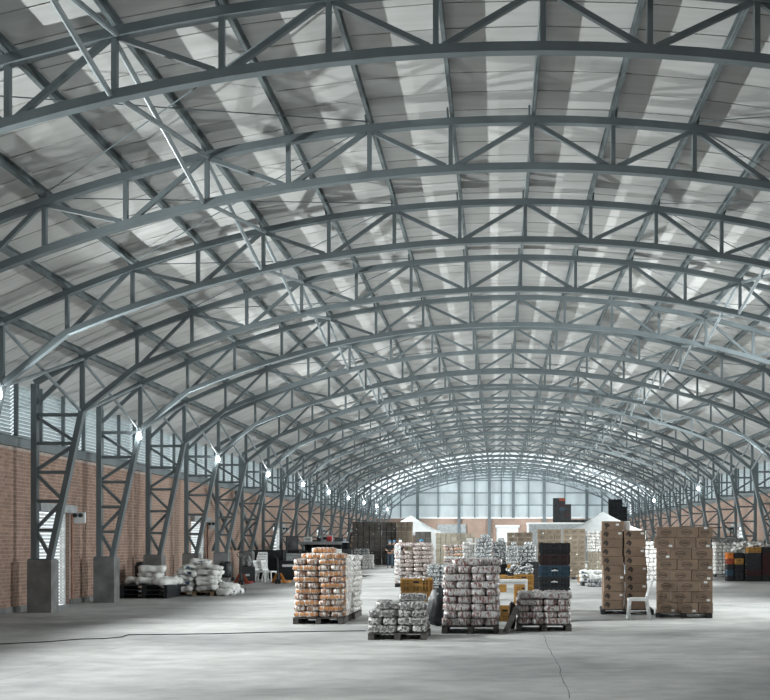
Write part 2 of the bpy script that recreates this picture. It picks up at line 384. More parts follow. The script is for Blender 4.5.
# ------------------------------------------------------------------ side walls
BR0, BR1 = YK(5) - .3, 29.85              # stretch of the left wall built brick by brick
def side_wall(name, sgn, doors):
    b = MB(); x0, x1 = sorted((sgn * WX, sgn * (WX + .25)))
    y = YREAR
    for d in doors:
        a, c = d * S - DW / 2, d * S + DW / 2
        b.box(x0, x1, y, a, 0, ZBR); b.box(x0, x1, a, c, DH, ZBR); y = c
    b.box(x0, x1, y, YEND, 0, ZBR)
    o = b.build(name, 'brick'); tag(o, kind='structure')
    b = MB(); y = YREAR
    for d in doors + [None]:
        e = d * S - DW / 2 if d else YEND
        b.box(*sorted((sgn * (WX - .05), sgn * WX)), y, e, 0, .13)
        if d: y = d * S + DW / 2
    tag(b.build('baseboard_' + name[5:], 'concrete'), kind='structure')
    t = MB().box(*sorted((sgn * (WX - .1), sgn * (WX + .2))), YREAR, YEND, ZBR, ZBR + .20)
    t.box(*sorted((sgn * (WX - .14), sgn * (WX + .2))), YREAR, YEND, ZBR + .20, ZBR + .225)
    tag(t.build('trim_1' if sgn < 0 else 'trim_2', 'steel'), kind='structure')
    return o
wl = side_wall('wall_left', -1, DOORS_L); wr = side_wall('wall_right', 1, DOORS_R)
# bricks: the 300 largest in view are parts, the courses further on are one part
bw, bh = .25, .085
bme = MB().box(-.012, .006, -.119, .119, -.0365, .0365).mesh('brick', 'brickA')
cand = []
rest = MB()
for r in range(int((ZBR - .13) / bh)):
    zc = .13 + bh * (r + .5); y = BR0 + (.125 if r % 2 else 0)
    while y < BR1:
        free = all(not (abs(y - d * S) < DW / 2 + .13 and zc < DH + .05) for d in DOORS_L)
        if free: cand.append((y, zc))
        y += bw
cand.sort(key=lambda c: abs(c[0] - 20.2) + (5 if c[0] < 19.8 else 0))
for i, (y, z) in enumerate(cand):
    dx = R.uniform(-.002, .002)
    if i < 300: ob('brick', bme, wl, (-WX + dx, y, z))
    else: rest.box(-WX - .012 + dx, -WX + .006 + dx, y - .119, y + .119, z - .0365, z + .0365)
bed = MB(); y = BR0 - .13
for d_ in DOORS_L[:1]:
    a_, c_ = d_ * S - DW / 2, d_ * S + DW / 2
    bed.box(-WX - .005, -WX + .002, y, a_, .13, ZBR).box(-WX - .005, -WX + .002, a_, c_, DH + .1, ZBR); y = c_
bed.box(-WX - .005, -WX + .002, y, BR1, .13, ZBR)
bed.build('mortar_bed', 'mortar', wl)
tag(rest.build('brickwork', 'brickA', wl), kind='stuff')

# louvred clerestory windows, one per bay, between the wall beam and the eave
ZL0, ZL1 = ZBR + .225, zs(WX) + .01
nsl = int((ZL1 - ZL0) / .085)
slat_me = {s: MB().box(-.045, .045, -S / 2 + .03, S / 2 - .03, -.004, .004, Euler((0, s * math.radians(38), 0)), (0, 0, 0)).mesh('slat', 'louver') for s in (-1, 1)}
mull_me = MB().box(-.04, .04, -.03, .03, ZL0, ZL1).mesh('mullion', 'steel')
sill_me = MB().box(-.06, .06, -S / 2, S / 2, ZL0, ZL0 + .03).mesh('window_sill', 'steel')
n = 0
for sg in (-1, 1):
    for k in range(-4, 24):
        n += 1
        wroot = empty('window_%d' % n, (sg * (WX + .06), YK(k + .5), 0)); tag(wroot, kind='structure')
        ob('window_sill', sill_me, wroot)
        for j in range(3): ob('mullion', mull_me, wroot, (-sg * .1, (j - 1) * S / 3 + S / 6, 0))
        for i in range(nsl): ob('slat', slat_me[sg], wroot, (0, 0, ZL0 + .06 + i * .085))

# roller shutter doors in the side walls
def shutter(idx, sg, d, fine):
    y = d * S
    root = empty('door_%d' % idx, (sg * (WX + .12), y, 0)); tag(root, kind='structure')
    pitch = .085 if fine else .17
    for i in range(int(DH / pitch)):
        sl = MB().box(-.012, .012, -DW / 2, DW / 2, -pitch * .36, pitch * .36, Euler((0, sg * .12, 0)), (0, 0, 0))
        ob('shutter_slat', sl.mesh('shutter_slat', 'shutter') if i == 0 else me0, root, (0, 0, .02 + (i + .5) * pitch))
        if i == 0: me0 = root.children[0].data if root.children else [o for o in C.objects if o.parent == root][0].data
    for s in (-1, 1): MB().box(-.06, .02, s * DW / 2 - .04, s * DW / 2 + .04, 0, DH).build('guide_rail', 'shutter', root)
    MB().box(-sg * .12 - .16, -sg * .12 + .16, -DW / 2 - .1, DW / 2 + .1, DH - .02, DH + .18).build('housing', 'greypanel', root)
    MB().box(-sg * .15 - .02, -sg * .15 + .02, DW / 2 + .06, DW / 2 + .10, 0, DH - .05).build('conduit', 'conduit', root)
    return root
idx = 0
for sg, ds in ((-1, DOORS_L), (1, DOORS_R)):
    for i, d in enumerate(ds):
        idx += 1; shutter(idx, sg, d, sg < 0 and i < 2)
        e = empty('emergency_light', (sg * (WX - .17), d * S + DW / 2 + .16, DH - .12))
        MB().box(-.17, .17, -.035, .035, -.15, .13).build('housing', 'whitepaint', e)
        for s in (-1, 1):
            h = MB().lathe([(.015, -.02), (.05, -.03), (.058, -.07), (.05, -.075)], (s * .07, 0, .05), 'Y', 12).build('lamp_head', 'charcoal', e)
        tag(e, 'white twin-head emergency light box beside a roller shutter on the %s wall' % ('left brick' if sg < 0 else 'right brick'), 'emergency light', 'emergency lights on the %s wall' % ('left' if sg < 0 else 'right'))

# ------------------------------------------------------------------ end wall with translucent cladding
we = MB().box(-WX - .25, -.62, YEND, YEND + .25, 0, 3.75).box(1.38, WX + .25, YEND, YEND + .25, 0, 3.75).box(-.62, 1.38, YEND, YEND + .25, 2.95, 3.75).build('wall_end', 'brick')
tag(we, kind='structure')
MB().box(-WX, WX, YEND - .1, YEND, 3.72, 3.86).build('wall_beam', 'whitepaint', we)
gp = [-WX, -9.33, -7.8, -5.94, -4.03, -2.6, -1.27, -.18, .91, 2.32, 3.73, 5.6, 7.6, 8.97, WX]
gz = [3.86, 4.96, 6.07, 7.2, 9]
for i in range(len(gp) - 1):
    a, c = gp[i] + .03, gp[i + 1] - .03
    for j in range(4):
        z0, z1 = gz[j] + .02, gz[j + 1] - .02
        tops = [(a + (c - a) * t / 4, min(z1, zs(a + (c - a) * t / 4) - .03)) for t in range(5)]
        if max(t[1] for t in tops) < z0 + .05: continue
        vs = []; fs = []
        for yy in (YEND + .03, YEND + .06):
            for x, z in tops: vs.append((x, yy, z0))
            for x, z in tops: vs.append((x, yy, max(z, z0 + .01)))
        for t in range(4):
            fs += [(t, t + 1, t + 6, t + 5), (10 + t, 10 + t + 5, 10 + t + 6, 10 + t + 1), (t, t + 10, t + 11, t + 1), (t + 5, t + 6, t + 16, t + 15)]
        fs += [(0, 5, 15, 10), (4, 14, 19, 9)]
        MB().add(vs, fs).build('cladding_panel', 'gable', we)
wide = {2, 4, 6, 8, 10, 12}
for i, x in enumerate(gp[1:-1], 1):
    hw = .13 if i in wide else .05
    MB().box(x - hw, x + hw, YEND - .16, YEND + .0, 0 if i in wide and abs(x - .38) > 1.1 else 3.8, zs(x)).build('wall_post', 'steel', we)
for z in gz[1:4]:
    x = math.sqrt(max(0, RS ** 2 - (RS - (ZS - z)) ** 2)) - .2
    MB().box(-min(x, WX), min(x, WX), YEND - .07, YEND + .02, z - .05, z + .05).build('girt', 'galv', we)
d = empty('door_%d' % (idx + 1), (.38, YEND + .1, 0)); tag(d, kind='structure')
for i in range(17): MB().box(-1, 1, -.02, .02, i * .172 + .005, i * .172 + .165).build('shutter_slat', 'shutter', d)
MB().box(-1.1, 1.1, -.2, -.02, 2.92, 3.15).build('housing', 'whitepaint', d)
MB().box(-6.0, -3.4, YEND - .12, YEND - .02, 0, 3.2).build('grey_board_panel', 'greypanel', we)
rw = MB().box(-WX - .25, WX + .25, YREAR - .25, YREAR, 0, 8.6).build('wall_rear', 'brick'); tag(rw, kind='structure')

# ------------------------------------------------------------------ ceiling: boards on purlins under a closed roof sheet
nodes = list(range(-9, 10)); nx = [i * P if abs(i) < 9 else math.copysign(WX + .12, i) for i in nodes]
YSKY = S * 20.4
b = MB(); vs = []
for yy in (YREAR, YSKY):
    for x in nx: vs.append((x, yy, zs(x) + .05))
    for x in nx: vs.append((x, yy, zs(x) + .12))
q = len(nx); fs = []
for i in range(q - 1):
    fs += [(i, i + 1, 2 * q + i + 1, 2 * q + i), (q + i, 3 * q + i, 3 * q + i + 1, q + i + 1), (i, q + i, q + i + 1, i + 1), (2 * q + i, 2 * q + i + 1, 3 * q + i + 1, 3 * q + i)]
fs += [(0, 2 * q, 3 * q, q), (q - 1, 2 * q - 1, 4 * q - 1, 3 * q - 1)]
ceil = b.add(vs, fs).build('ceiling', 'roofback'); tag(ceil, kind='structure')
PW = S / 6
cells = []
for i in range(len(nx) - 1):
    a, c = nx[i], nx[i + 1]
    y = YREAR + .1; j = 0
    while y < YEND - .1:
        cells.append((i, a, c, y, min(y + PW, YEND))); y += PW; j += 1
def proj(x, Y, z): return (VX + (x - CX) * F / Y, VY - (z - CH) * F / Y)
def cell_size(c):
    i, a, d, y0, y1 = c
    if y0 < 3: return -1
    m = (a + d) / 2; u, v = proj(m, (y0 + y1) / 2, zs(m))
    if not (-40 < u < 810 and -30 < v < 700): return -1 / y0
    p0 = proj(a, y0, zs(a)); p1 = proj(d, y1, zs(d)); return abs(p0[0] - p1[0]) * abs(p0[1] - p1[1]) / 1e3 + 100 / y0
cells.sort(key=cell_size, reverse=True)
pme = {}
far = MB(); skyb = []
for n, (i, a, c, y0, y1) in enumerate(cells):
    za, zc = zs(a), zs(c); ln = math.hypot(c - a, zc - za); ang = math.atan2(zc - za, c - a)
    ctr = Vector(((a + c) / 2, (y0 + y1) / 2, (za + zc) / 2 + .012 + R.uniform(0, .004)))
    if y1 > YSKY:
        skyb.append((ctr, ln, ang, y1 - y0)); continue
    if n < 300:
        key = round(ln, 3)
        if key not in pme: pme[key] = MB().box(-ln / 2 + .003, ln / 2 - .003, -PW / 2 + .012, PW / 2 - .012, -.012, .012).mesh('roof_board', 'panel')
        ob('roof_board', pme[key], ceil, ctr, rot=(R.uniform(-.004, .004), -ang, 0))
    else:
        far.box(ctr.x - ln / 2 + .003, ctr.x + ln / 2 - .003, y0 + .012, y1 - .012, ctr.z - .012, ctr.z + .012, Euler((R.uniform(-.004, .004), -ang, 0)))
tag(far.build('roof_boarding', 'panel', ceil), kind='stuff')
sme = {}
for ctr, ln, ang, dd in skyb:
    key = (round(ln, 3), round(dd, 2))
    if key not in sme: sme[key] = MB().box(-ln / 2, ln / 2, -dd / 2 + .004, dd / 2 - .004, -.006, .006).mesh('skylight_sheet', 'skylight')
    ob('skylight_sheet', sme[key], ceil, ctr + Vector((0, 0, .02)), rot=(0, -ang, 0))

# purlins: channel sections running the length of the hall over every truss post
for i in range(-8, 9):
    x = i * P; z0 = zt(x) + .055; sgn = 1 if i <= 0 else -1
    ang = -math.asin(x / RT)
    r = empty('roof_purlin', (x, YREAR, z0)); r.rotation_euler = (0, -ang, 0)
    Ln = YEND - YREAR - .2
    MB().box(-.005, .005, 0, Ln, 0, .19).build('web', 'purlin', r)
    MB().box(0 if sgn > 0 else -.052, .052 if sgn > 0 else 0, 0, Ln, 0, .008).box(*( (.046, .052) if sgn > 0 else (-.052, -.046)), 0, Ln, 0, .03).build('bottom_flange', 'purlin', r)
    MB().box(0 if sgn > 0 else -.052, .052 if sgn > 0 else 0, 0, Ln, .182, .19).build('top_flange', 'purlin', r)
    cl = MB().box(-.04 * sgn - .015, -.04 * sgn + .015, -.05, .05, 0, .15).mesh('cleat', 'steel')
    for k in range(K0, K1 + 1): ob('cleat', cl, r, (0, YK(k) - YREAR - .02, 0))
    tag(r, 'steel channel purlin running the length of the hall on the truss tops', 'purlin', 'roof purlins under the board ceiling')

# ------------------------------------------------------------------ arched truss frames with lattice columns
def make_frame(ST='steel'):
    root = empty('arched_truss', (0, 0, 0))
    OX = 11.08; IX = 10.74
    top = [(-OX + i * (2 * OX) / 36, zt(-OX + i * (2 * OX) / 36)) for i in range(37)]
    MB().sweep_xz(top, .11, .12).build('top_chord', ST, root)
    bot = [(-8 * P, ZK)] + [(-7 * P + i * 14 * P / 28, zb(-7 * P + i * 14 * P / 28)) for i in range(29)] + [(8 * P, ZK)]
    MB().sweep_xz(bot, .11, .12).build('bottom_chord', ST, root)
    bz = lambda i: ZK if abs(i) == 8 else zb(i * P)
    for i in range(-8, 9):
        MB().beam((i * P, 0, bz(i) + .04), (i * P, 0, zt(i * P) - .04), .065 if abs(i) < 8 else .10, .07).build('post', ST, root)
    for i in range(-8, 8):
        if i % 2 == 0: p, q_ = (i * P + .06, zt(i * P) - .05), ((i + 1) * P - .08, bz(i + 1) + .05)
        else: p, q_ = (i * P + .08, bz(i) + .05), ((i + 1) * P - .06, zt((i + 1) * P) - .05)
        if i in (-8, 7): continue
        MB().beam((p[0], 0, p[1]), (q_[0], 0, q_[1]), .065, .06).build('diagonal', ST, root)
    for s in (-1, 1):
        MB().beam((s * OX, 0, ZPIER + .02), (s * OX, 0, zt(OX) - .03), .13, .14).build('outer_column', ST, root)
        MB().beam((s * IX, 0, ZPIER + .02), (s * 8 * P, 0, ZK), .12, .14).build('inner_column', ST, root)
        inn = lambda z: IX + (8 * P - IX) * (z - ZPIER) / (ZK - ZPIER)
        lev = [4.50, 3.85, 3.19, 2.53, 1.87, 1.25]
        for i, z in enumerate(lev[:-1]):
            MB().beam((s * (OX - .05), 0, z), (s * (inn(z) + .04), 0, z), .075, .07).build('rung', ST, root)
        for i in range(5):
            z0, z1 = lev[i] - .06, lev[i + 1] + .06
            a, c = ((OX - .05, z0), (inn(z1) + .04, z1)) if i % 2 == 0 else ((inn(z0) + .04, z0), (OX - .05, z1))
            MB().beam((s * a[0], 0, a[1]), (s * c[0], 0, c[1]), .07, .065).build('lattice_brace', ST, root)
        MB().beam((s * OX, 0, ZK + .12), (s * (8 * P), 0, zt(8 * P) - .06), .085, .07).build('knee_strut', ST, root)
        MB().box(s * 10.91 - .265, s * 10.91 + .265, -.13, .13, ZPIER, ZPIER + .03).build('base_plate', ST, root)
    return root
fr = make_frame(); ftree = tree_of(fr)
LAMPL = [-3] + [k for k in range(3, 24, 2)]; LAMPR = [-2, 6, 10, 14, 18, 22]  # negative bays: unseen lamps added behind the camera as front light
pier_me = MB().box(-.275, .275, -.18, .18, 0, ZPIER).mesh('concrete_pier', 'concrete')
for k in range(K0, K1 + 1):
    f = fr if k == K0 else copy_tree(fr, tree=ftree)
    f.location = (0, YK(k), 0)
    side = ' with a lamp at its left knee' if k in LAMPL else (' with a lamp at its right knee' if k in LAMPR else ' without any lamp')
    tag(f, 'grey steel arched roof truss on lattice columns' + side, 'truss', 'arched trusses' + side)
    for s in (-1, 1):
        p = ob('concrete_pier', pier_me, None, (s * 10.90, YK(k), 0))
        tag(p, 'square concrete pier carrying a lattice column along the %s wall' % ('left' if s < 0 else 'right'), 'pier', 'concrete piers of the %s wall' % ('left' if s < 0 else 'right'))
# pipe cross-braces between neighbouring frames
def pipe(name, p, q, r, m, label, group, n=8):
    p = Vector(p); q = Vector(q)
    o = MB().tube([Vector((0, 0, 0)), q - p], r, n).build(name, m, None, p); return tag(o, label, 'brace', group)
for k in range(K0, K1):
    a, c = YK(k) + .06, YK(k + 1) - .06
    for i in (-8, -4, 4, 8):
        x = i * P; zlo = (ZK if abs(i) == 8 else zb(x)) ; zhi = zt(x) - .03
        nm = 'quarter line of the roof' if abs(i) == 4 else 'eaves knee line'
        sd = 'left' if i < 0 else 'right'
        pipe('brace_pipe', (x - .035, a, zhi), (x - .035, c, zlo), .036, 'galv', 'pale pipe brace falling between trusses along the %s %s' % (sd, nm), 'falling pipe braces %s %s' % (sd, nm))
        pipe('brace_pipe', (x + .04, a, zlo), (x + .04, c, zhi), .036, 'galv', 'pale pipe brace rising between trusses along the %s %s' % (sd, nm), 'rising pipe braces %s %s' % (sd, nm))
    if k in (3, 4, 5, 6, 8):
        for i, j in ((-6, -2), (-2, -6), (2, 6), (6, 2)):
            pipe('tie_rod', (i * P, a, zt(i * P) + .09), (j * P, c, zt(j * P) + .09), .009, 'steel', 'thin steel tie rod stretched diagonally beneath the roof boards', 'diagonal roof tie rods', 5)
for s, ks in ((-1, (10, 11)), (1, (11,))):
    for k in ks:
        a, c = YK(k), YK(k + 1)
        for z0, z1, lean in ((ZPIER + .1, ZBR - .1, 'rising'), (ZBR - .1, ZPIER + .1, 'falling')):
            o = MB().beam((0, 0, 0), (0, c - a, z1 - z0), .1, .1, (1, 0, 0)).build('wall_brace', 'steel', None, (s * (11.24 if lean == 'rising' else 11.36), a, z0))
            tag(o, 'dark steel wall brace %s between two columns on the %s wall' % (lean, 'left' if s < 0 else 'right'), 'brace', 'wall braces %s %s' % (lean, s))
# lamps below the knees, plus unseen ones added behind the camera
def lamp(x, y, z, s, label, group):
    r = empty('knee_lamp', (x, y, z))
    bb = MB().lathe([(.02, .09), (.045, .06), (.062, .01), (.06, -.05), (.042, -.09), (.01, -.105)], n=10).build('bulb', 'bulb', r)
    MB().lathe([(.03, .10), (.035, .19), (.02, .21)], n=10).build('socket', 'white', r)
    MB().beam((0, 0, .20), (0, .13, .20), .02, .03, (0, 0, 1)).build('bracket', 'steel', r)
    ld = bpy.data.lights.new('flood_beam', 'SPOT'); ld.energy = FLOOD_W * (1.35 if s > 0 else 1); ld.color = (.96, 1.0, .99); ld.spot_size = math.radians(136); ld.spot_blend = 1.0; ld.shadow_soft_size = .06
    lo = bpy.data.objects.new('flood_beam', ld); C.objects.link(lo); lo.parent = r; lo.location = (-s * .14, 0, 0)
    lo.rotation_euler = Vector((-s * 1.0, .22 if s > 0 else 0, -.13)).to_track_quat('-Z', 'Y').to_euler()
    tag(r, label, 'lamp', group)
for k in LAMPL: lamp(-9.97, YK(k) - .17, ZK - .20, -1, 'lit white lamp hanging below a truss knee on the left side', 'lamps along the left knees')
for k in LAMPR: lamp(9.97, YK(k) - .17, ZK - .20, 1, 'lit white lamp hanging below a truss knee on the right side', 'lamps along the right knees')
#OBJECTS
# ------------------------------------------------------------------ goods on the floor: builders
def pillow(L, W, H, nx=10, ny=5, nz=4, lobes=5, amp=.006, e=.5, jit=.004, seed=1):
    """soft bale: box grid pushed onto a superellipsoid, scalloped into packs along x"""
    rr = random.Random(seed); b = bmesh.new()
    bmesh.ops.create_cube(b, size=2)
    def cut(axis, n):
        for i in range(1, n):
            co = [0, 0, 0]; co[axis] = -1 + 2 * i / n; no = [0, 0, 0]; no[axis] = 1
            bmesh.ops.bisect_plane(b, geom=b.verts[:] + b.edges[:] + b.faces[:], plane_co=co, plane_no=no)
    cut(0, nx); cut(1, ny); cut(2, nz)
    p = 2 / e
    for v in b.verts:
        x, y, z = v.co
        d = (abs(x) ** p + abs(y) ** p + abs(z) ** p) ** (1 / p)
        x, y, z = x / d, y / d, z / d
        sc = math.cos(x * PI * lobes) * amp
        v.co = ((x * L / 2) + rr.uniform(-jit, jit), y * (W / 2 - sc) + rr.uniform(-jit, jit), z * (H / 2 - sc) + rr.uniform(-jit, jit))
    me = bpy.data.meshes.new('bale'); b.to_mesh(me); b.free()
    for f in me.polygons: f.use_smooth = True
    return me
BALES = {}
def bale_mesh(m, L, W, H, kind=0):
    k = (m, L, W, H, kind)
    if k not in BALES:
        me = pillow(L, W, H, seed=kind + 3, lobes=5 if kind != 9 else 3, e=.34); me.materials.append(M[m]); BALES[k] = me
    return BALES[k]
def pallet(x, y, w, d, h, m, label, group=None, rz=0, name='pallet'):
    """x, y = middle of the footprint"""
    r = empty(name, (x, y, 0), rz); nb = 6; bwid = w / nb
    t = h * .16
    bd = MB().box(-w / 2, w / 2, -bwid * .38, bwid * .38, 0, t).mesh('deck_board', m)
    nb = max(4, int(d / .17)); st = (d - bwid * .8) / (nb - 1)
    for i in range(nb): ob('deck_board', bd, r, (0, -d / 2 + bwid * .4 + i * st, h - t))
    for i in (-1, 0, 1):
        MB().box(i * (w / 2 - .05) - .05, i * (w / 2 - .05) + .05, -d / 2, d / 2, t, h - t).build('stringer', m, r)
        MB().box(i * (w / 2 - .05) - .05, i * (w / 2 - .05) + .05, -d / 2, d / 2, 0, t).build('bottom_board', m, r)
    return tag(r, label, 'pallet', group)
def bale_stack(name, x, y, z0, layers, m, label, group, L=.48, H=.118, halves=2, deep=2, extra=(), rz=0, flip=0, cat='bale', skip=(), mats=None, W=None, kind=0):
    """bonded stack: each half of a layer is either long bales or cross bales. x = middle, y = front"""
    W = W or L / 2
    ca, sa = math.cos(rz), math.sin(rz)
    def put(lx, ly, z, rot, mm):
        v = R.choice((0, 1, 2))
        me = bale_mesh(mm, round(L * .985, 4), round(W * .985, 4), H, v + kind)
        lx += R.uniform(-.008, .008); ly += R.uniform(-.012, .006)
        o = ob(name, me, None, (x + lx * ca - ly * sa, y + lx * sa + ly * ca, z + .004), rot=(R.uniform(-.014, .014), R.uniform(-.014, .014), rot + rz + R.uniform(-.03, .03)))
        o.scale = (R.uniform(.98, 1.05), R.uniform(.98, 1.05), R.uniform(.97, 1.05))
        tag(o, label, cat, group)
    for l in range(layers):
        z = z0 + H * (l + .5); sx_ = R.uniform(-.025, .025); mm = mats[l % len(mats)] if mats else m
        for hf in range(halves):
            bx = (hf - (halves - 1) / 2) * L + sx_
            if (l, hf) in skip: continue
            if (l + hf + flip) % 2 == 0:
                for j in range(int(deep * L / W + .01)): put(bx, W * (j + .5), z, 0, mm)
            else:
                for i in range(int(L / W + .01)):
                    for j in range(deep): put(bx - L / 2 + W * (i + .5), L * (j + .5), z, PI / 2, mm)
    for (lx, ly, lv, rot) in extra: put(lx, ly, z0 + H * (lv + .5), rot, m)

def make_crate(m, w=.6, d=.4, h=.226, mark=True):
    """open-topped plastic crate: base, four ribbed walls, lip, black plates as shade in the hand holes"""
    b = MB(); t = .018
    b.box(-w / 2 + .01, w / 2 - .01, -d / 2 + .01, d / 2 - .01, 0, .02)
    root = b.build('storage_crate', m)
    for s in (-1, 1):
        q = MB().box(-w / 2 + .012, w / 2 - .012, s * (d / 2 - .012) - t / 2, s * (d / 2 - .012) + t / 2, .015, h - .012)
        for i in range(9):
            xx = -w / 2 + .04 + i * (w - .08) / 8; q.box(xx - .010, xx + .010, s * (d / 2) - .012, s * (d / 2) + .012, .02, h * .42 if 2 < i < 6 else h - .03)
        q.box(-w / 2 + .004, w / 2 - .004, s * (d / 2) - .010, s * (d / 2) + .010, h * .44, h * .50)
        q.build('side_wall', m, root)
        q = MB().box(s * (w / 2 - .012) - t / 2, s * (w / 2 - .012) + t / 2, -d / 2 + .012, d / 2 - .012, .015, h - .012)
        for i in range(6):
            yy = -d / 2 + .04 + i * (d - .08) / 5; q.box(s * (w / 2) - .012, s * (w / 2) + .012, yy - .010, yy + .010, .02, h * .42 if 1 < i < 4 else h - .03)
        q.build('end_wall', m, root)
        MB().box(-.055, .055, s * (d / 2 + .001) - .003, s * (d / 2 + .001) + .003, h * .66, h * .80).build('hand_hole_shade', 'blackm', root)  # black plate paints the shade of the recess, no opening is cut
        MB().box(s * (w / 2 + .001) - .003, s * (w / 2 + .001) + .003, -.05, .05, h * .66, h * .80).build('hand_hole_shade', 'blackm', root)
    r = MB()
    for s in (-1, 1):
        r.box(-w / 2 - .008, w / 2 + .008, s * (d / 2 - .008) - .016, s * (d / 2 - .008) + .016, h - .035, h)
        r.box(s * (w / 2 - .014) - .014, s * (w / 2 - .014) + .014, -d / 2 + .028, d / 2 - .028, h - .028, h)
    r.build('lip', m, root)
    vb = MB()
    for i in (-1, 0, 1):
        for z_ in (.14, .28): vb.box(i * w * .29 - w * .10, i * w * .29 + w * .10, -d / 2 - .004, -d / 2 + .002, h * z_, h * (z_ + .07))
    for i in (-1, 1):
        for z_ in (.62, .78): vb.box(i * w * .29 - w * .09, i * w * .29 + w * .09, -d / 2 - .004, -d / 2 + .002, h * z_, h * (z_ + .05))
    vb.build('vent_slot_shade', 'blackm', root)  # dark strips on the wall stand in for shade inside the slots
    if mark:
        MB().box(-.07, .07, -d / 2 - .006, -d / 2 - .002, h * .50, h * .56).box(-.05, .05, -d / 2 - .006, -d / 2 - .002, h * .56, h * .60).box(-.012, .012, -d / 2 - .006, -d / 2 - .002, h * .60, h * .66).build('printed_mark', 'sticker', root)
    return root
CRATES = {}
def crate(m, x, y, z, label, group=None, rz=0, w=.6, d=.4, h=.226, mark=False):
    k = (m, w, d, h, mark)
    if k not in CRATES:
        r = make_crate(m, w, d, h, mark); CRATES[k] = tree_of(r); o = r
    else: o = copy_tree(None, tree=CRATES[k])
    o.location = (x, y, z); o.rotation_euler = (0, 0, rz)
    return tag(o, label, 'crate', group)

def make_carton(w, d, h, m, style, seed=0):
    rr = random.Random(seed)
    root = MB().box(-w / 2, w / 2, -d / 2, d / 2, 0, h).mesh('carton', m)
    o = ob('carton', root)
    bv = o.modifiers.new('soft_edge', 'BEVEL'); bv.width = .006; bv.segments = 1
    MB().box(-w / 2 + .004, w / 2 - .004, -.025, .025, h, h + .001).build('tape', 'tape', o)
    yf = -d / 2
    if style == 'oval':
        q = MB(); n = 20; rx, rz_ = min(.11, w * .30), h * .25; cx, cz = -w * .04, h * .5
        vs = []
        for k in range(n):
            t = 2 * PI * k / n
            for f in (1, .84): vs.append((cx + rx * f * math.cos(t), yf - .0012, cz + rz_ * f * math.sin(t)))
        q.add(vs, [(2 * k, 2 * k + 1, (2 * k + 3) % (2 * n), (2 * k + 2) % (2 * n)) for k in range(n)])
        x = cx - rx * .6
        while x < cx + rx * .6:
            ww = rr.uniform(.008, .02); q.box(x, x + ww, yf - .0014, yf - .001, cz - .014 - rr.uniform(0, .004), cz + .012 + rr.uniform(0, .008)); x += ww + .006
        q.box(cx - rx * .5, cx + rx * .5, yf - .0014, yf - .001, cz - rz_ - .03, cz - rz_ - .022)
        q.box(-w * .42, -w * .2, yf - .0014, yf - .001, h * .86, h * .89)
        q.build('printed_mark', 'ink', o)
    elif style == 'leaf':
        q = MB(); cx, cz = -w * .28, h * .5
        for k in range(14):
            t = rr.uniform(0, 2 * PI); rad = rr.uniform(0, .05); lx, lz = cx + rad * math.cos(t), cz + rad * 1.1 * math.sin(t); a = rr.uniform(0, PI); l_, w_ = rr.uniform(.022, .038), rr.uniform(.012, .02)
            vs = [(lx + l_ * math.cos(a) * math.cos(u) - w_ * math.sin(a) * math.sin(u), yf - .0012 - k * .0001, lz + l_ * math.sin(a) * math.cos(u) + w_ * math.cos(a) * math.sin(u)) for u in [2 * PI * i / 8 for i in range(8)]]
            q.add(vs, [tuple(range(8))])
        q.build('printed_mark', 'ink', o)
        MB().box(w * .02, w * .06, yf - .0012, yf - .0008, h * .10, h * .16).build('printed_spot', 'ink', o)
    return o
CARTONS = {}
TURN = None      # (pivot x, pivot y, angle) of the stack being laid
def carton(w, d, h, m, style, x, y, z, label, group, rz=0, sticker=None, name=None):
    if TURN:
        a, dx, dy = TURN[2], x - TURN[0], y - TURN[1]; x = TURN[0] + dx * math.cos(a) - dy * math.sin(a); y = TURN[1] + dx * math.sin(a) + dy * math.cos(a); rz += a
    k = (w, d, h, m, style)
    if k not in CARTONS:
        r = make_carton(w, d, h, m, style, len(CARTONS)); CARTONS[k] = tree_of(r); o = r
    else: o = copy_tree(None, tree=CARTONS[k])
    o.location = (x, y, z); o.rotation_euler = (0, 0, rz)
    if sticker: MB().box(sticker[0] - .035, sticker[0] + .035, -d / 2 - .002, -d / 2 - .0005, sticker[1] - .022, sticker[1] + .022).build('label_sticker', 'sticker', o)
    return tag(o, label, 'box', group)

# ------------------------------------------------------------------ foreground pallets
# two pallets of orange-banded bales, one behind the other
Yo = fy(624.2); xo = (px(293.5, Yo) + px(341, Yo)) / 2 + .02
pallet(xo, Yo + .48, .98, 1.0, .13, 'greywood', 'low grey pallet under the front stack of orange-banded bales')
bale_stack('orange_pack_bale', xo, Yo, .13, 10, 'p_orange', 'plastic bale of orange-banded packs in the front pallet stack', 'orange-banded bales of the front stack', H=.113, extra=[(-.02, .3, 10, 0), (.26, .14, 10, 0), (.26, .40, 10, 0), (.02, .55, 11, 0), (-.2, .6, 10, 0)])
pallet(xo + .04, Yo + 1.68, .98, 1.0, .13, 'greywood', 'low grey pallet under the rear stack of whitish bales')
bale_stack('white_pack_bale', xo + .06, Yo + 1.2, .13, 11, 'p_white', 'whitish plastic bale stacked behind the orange-banded bales', 'whitish bales of the rear stack', flip=1, H=.108)
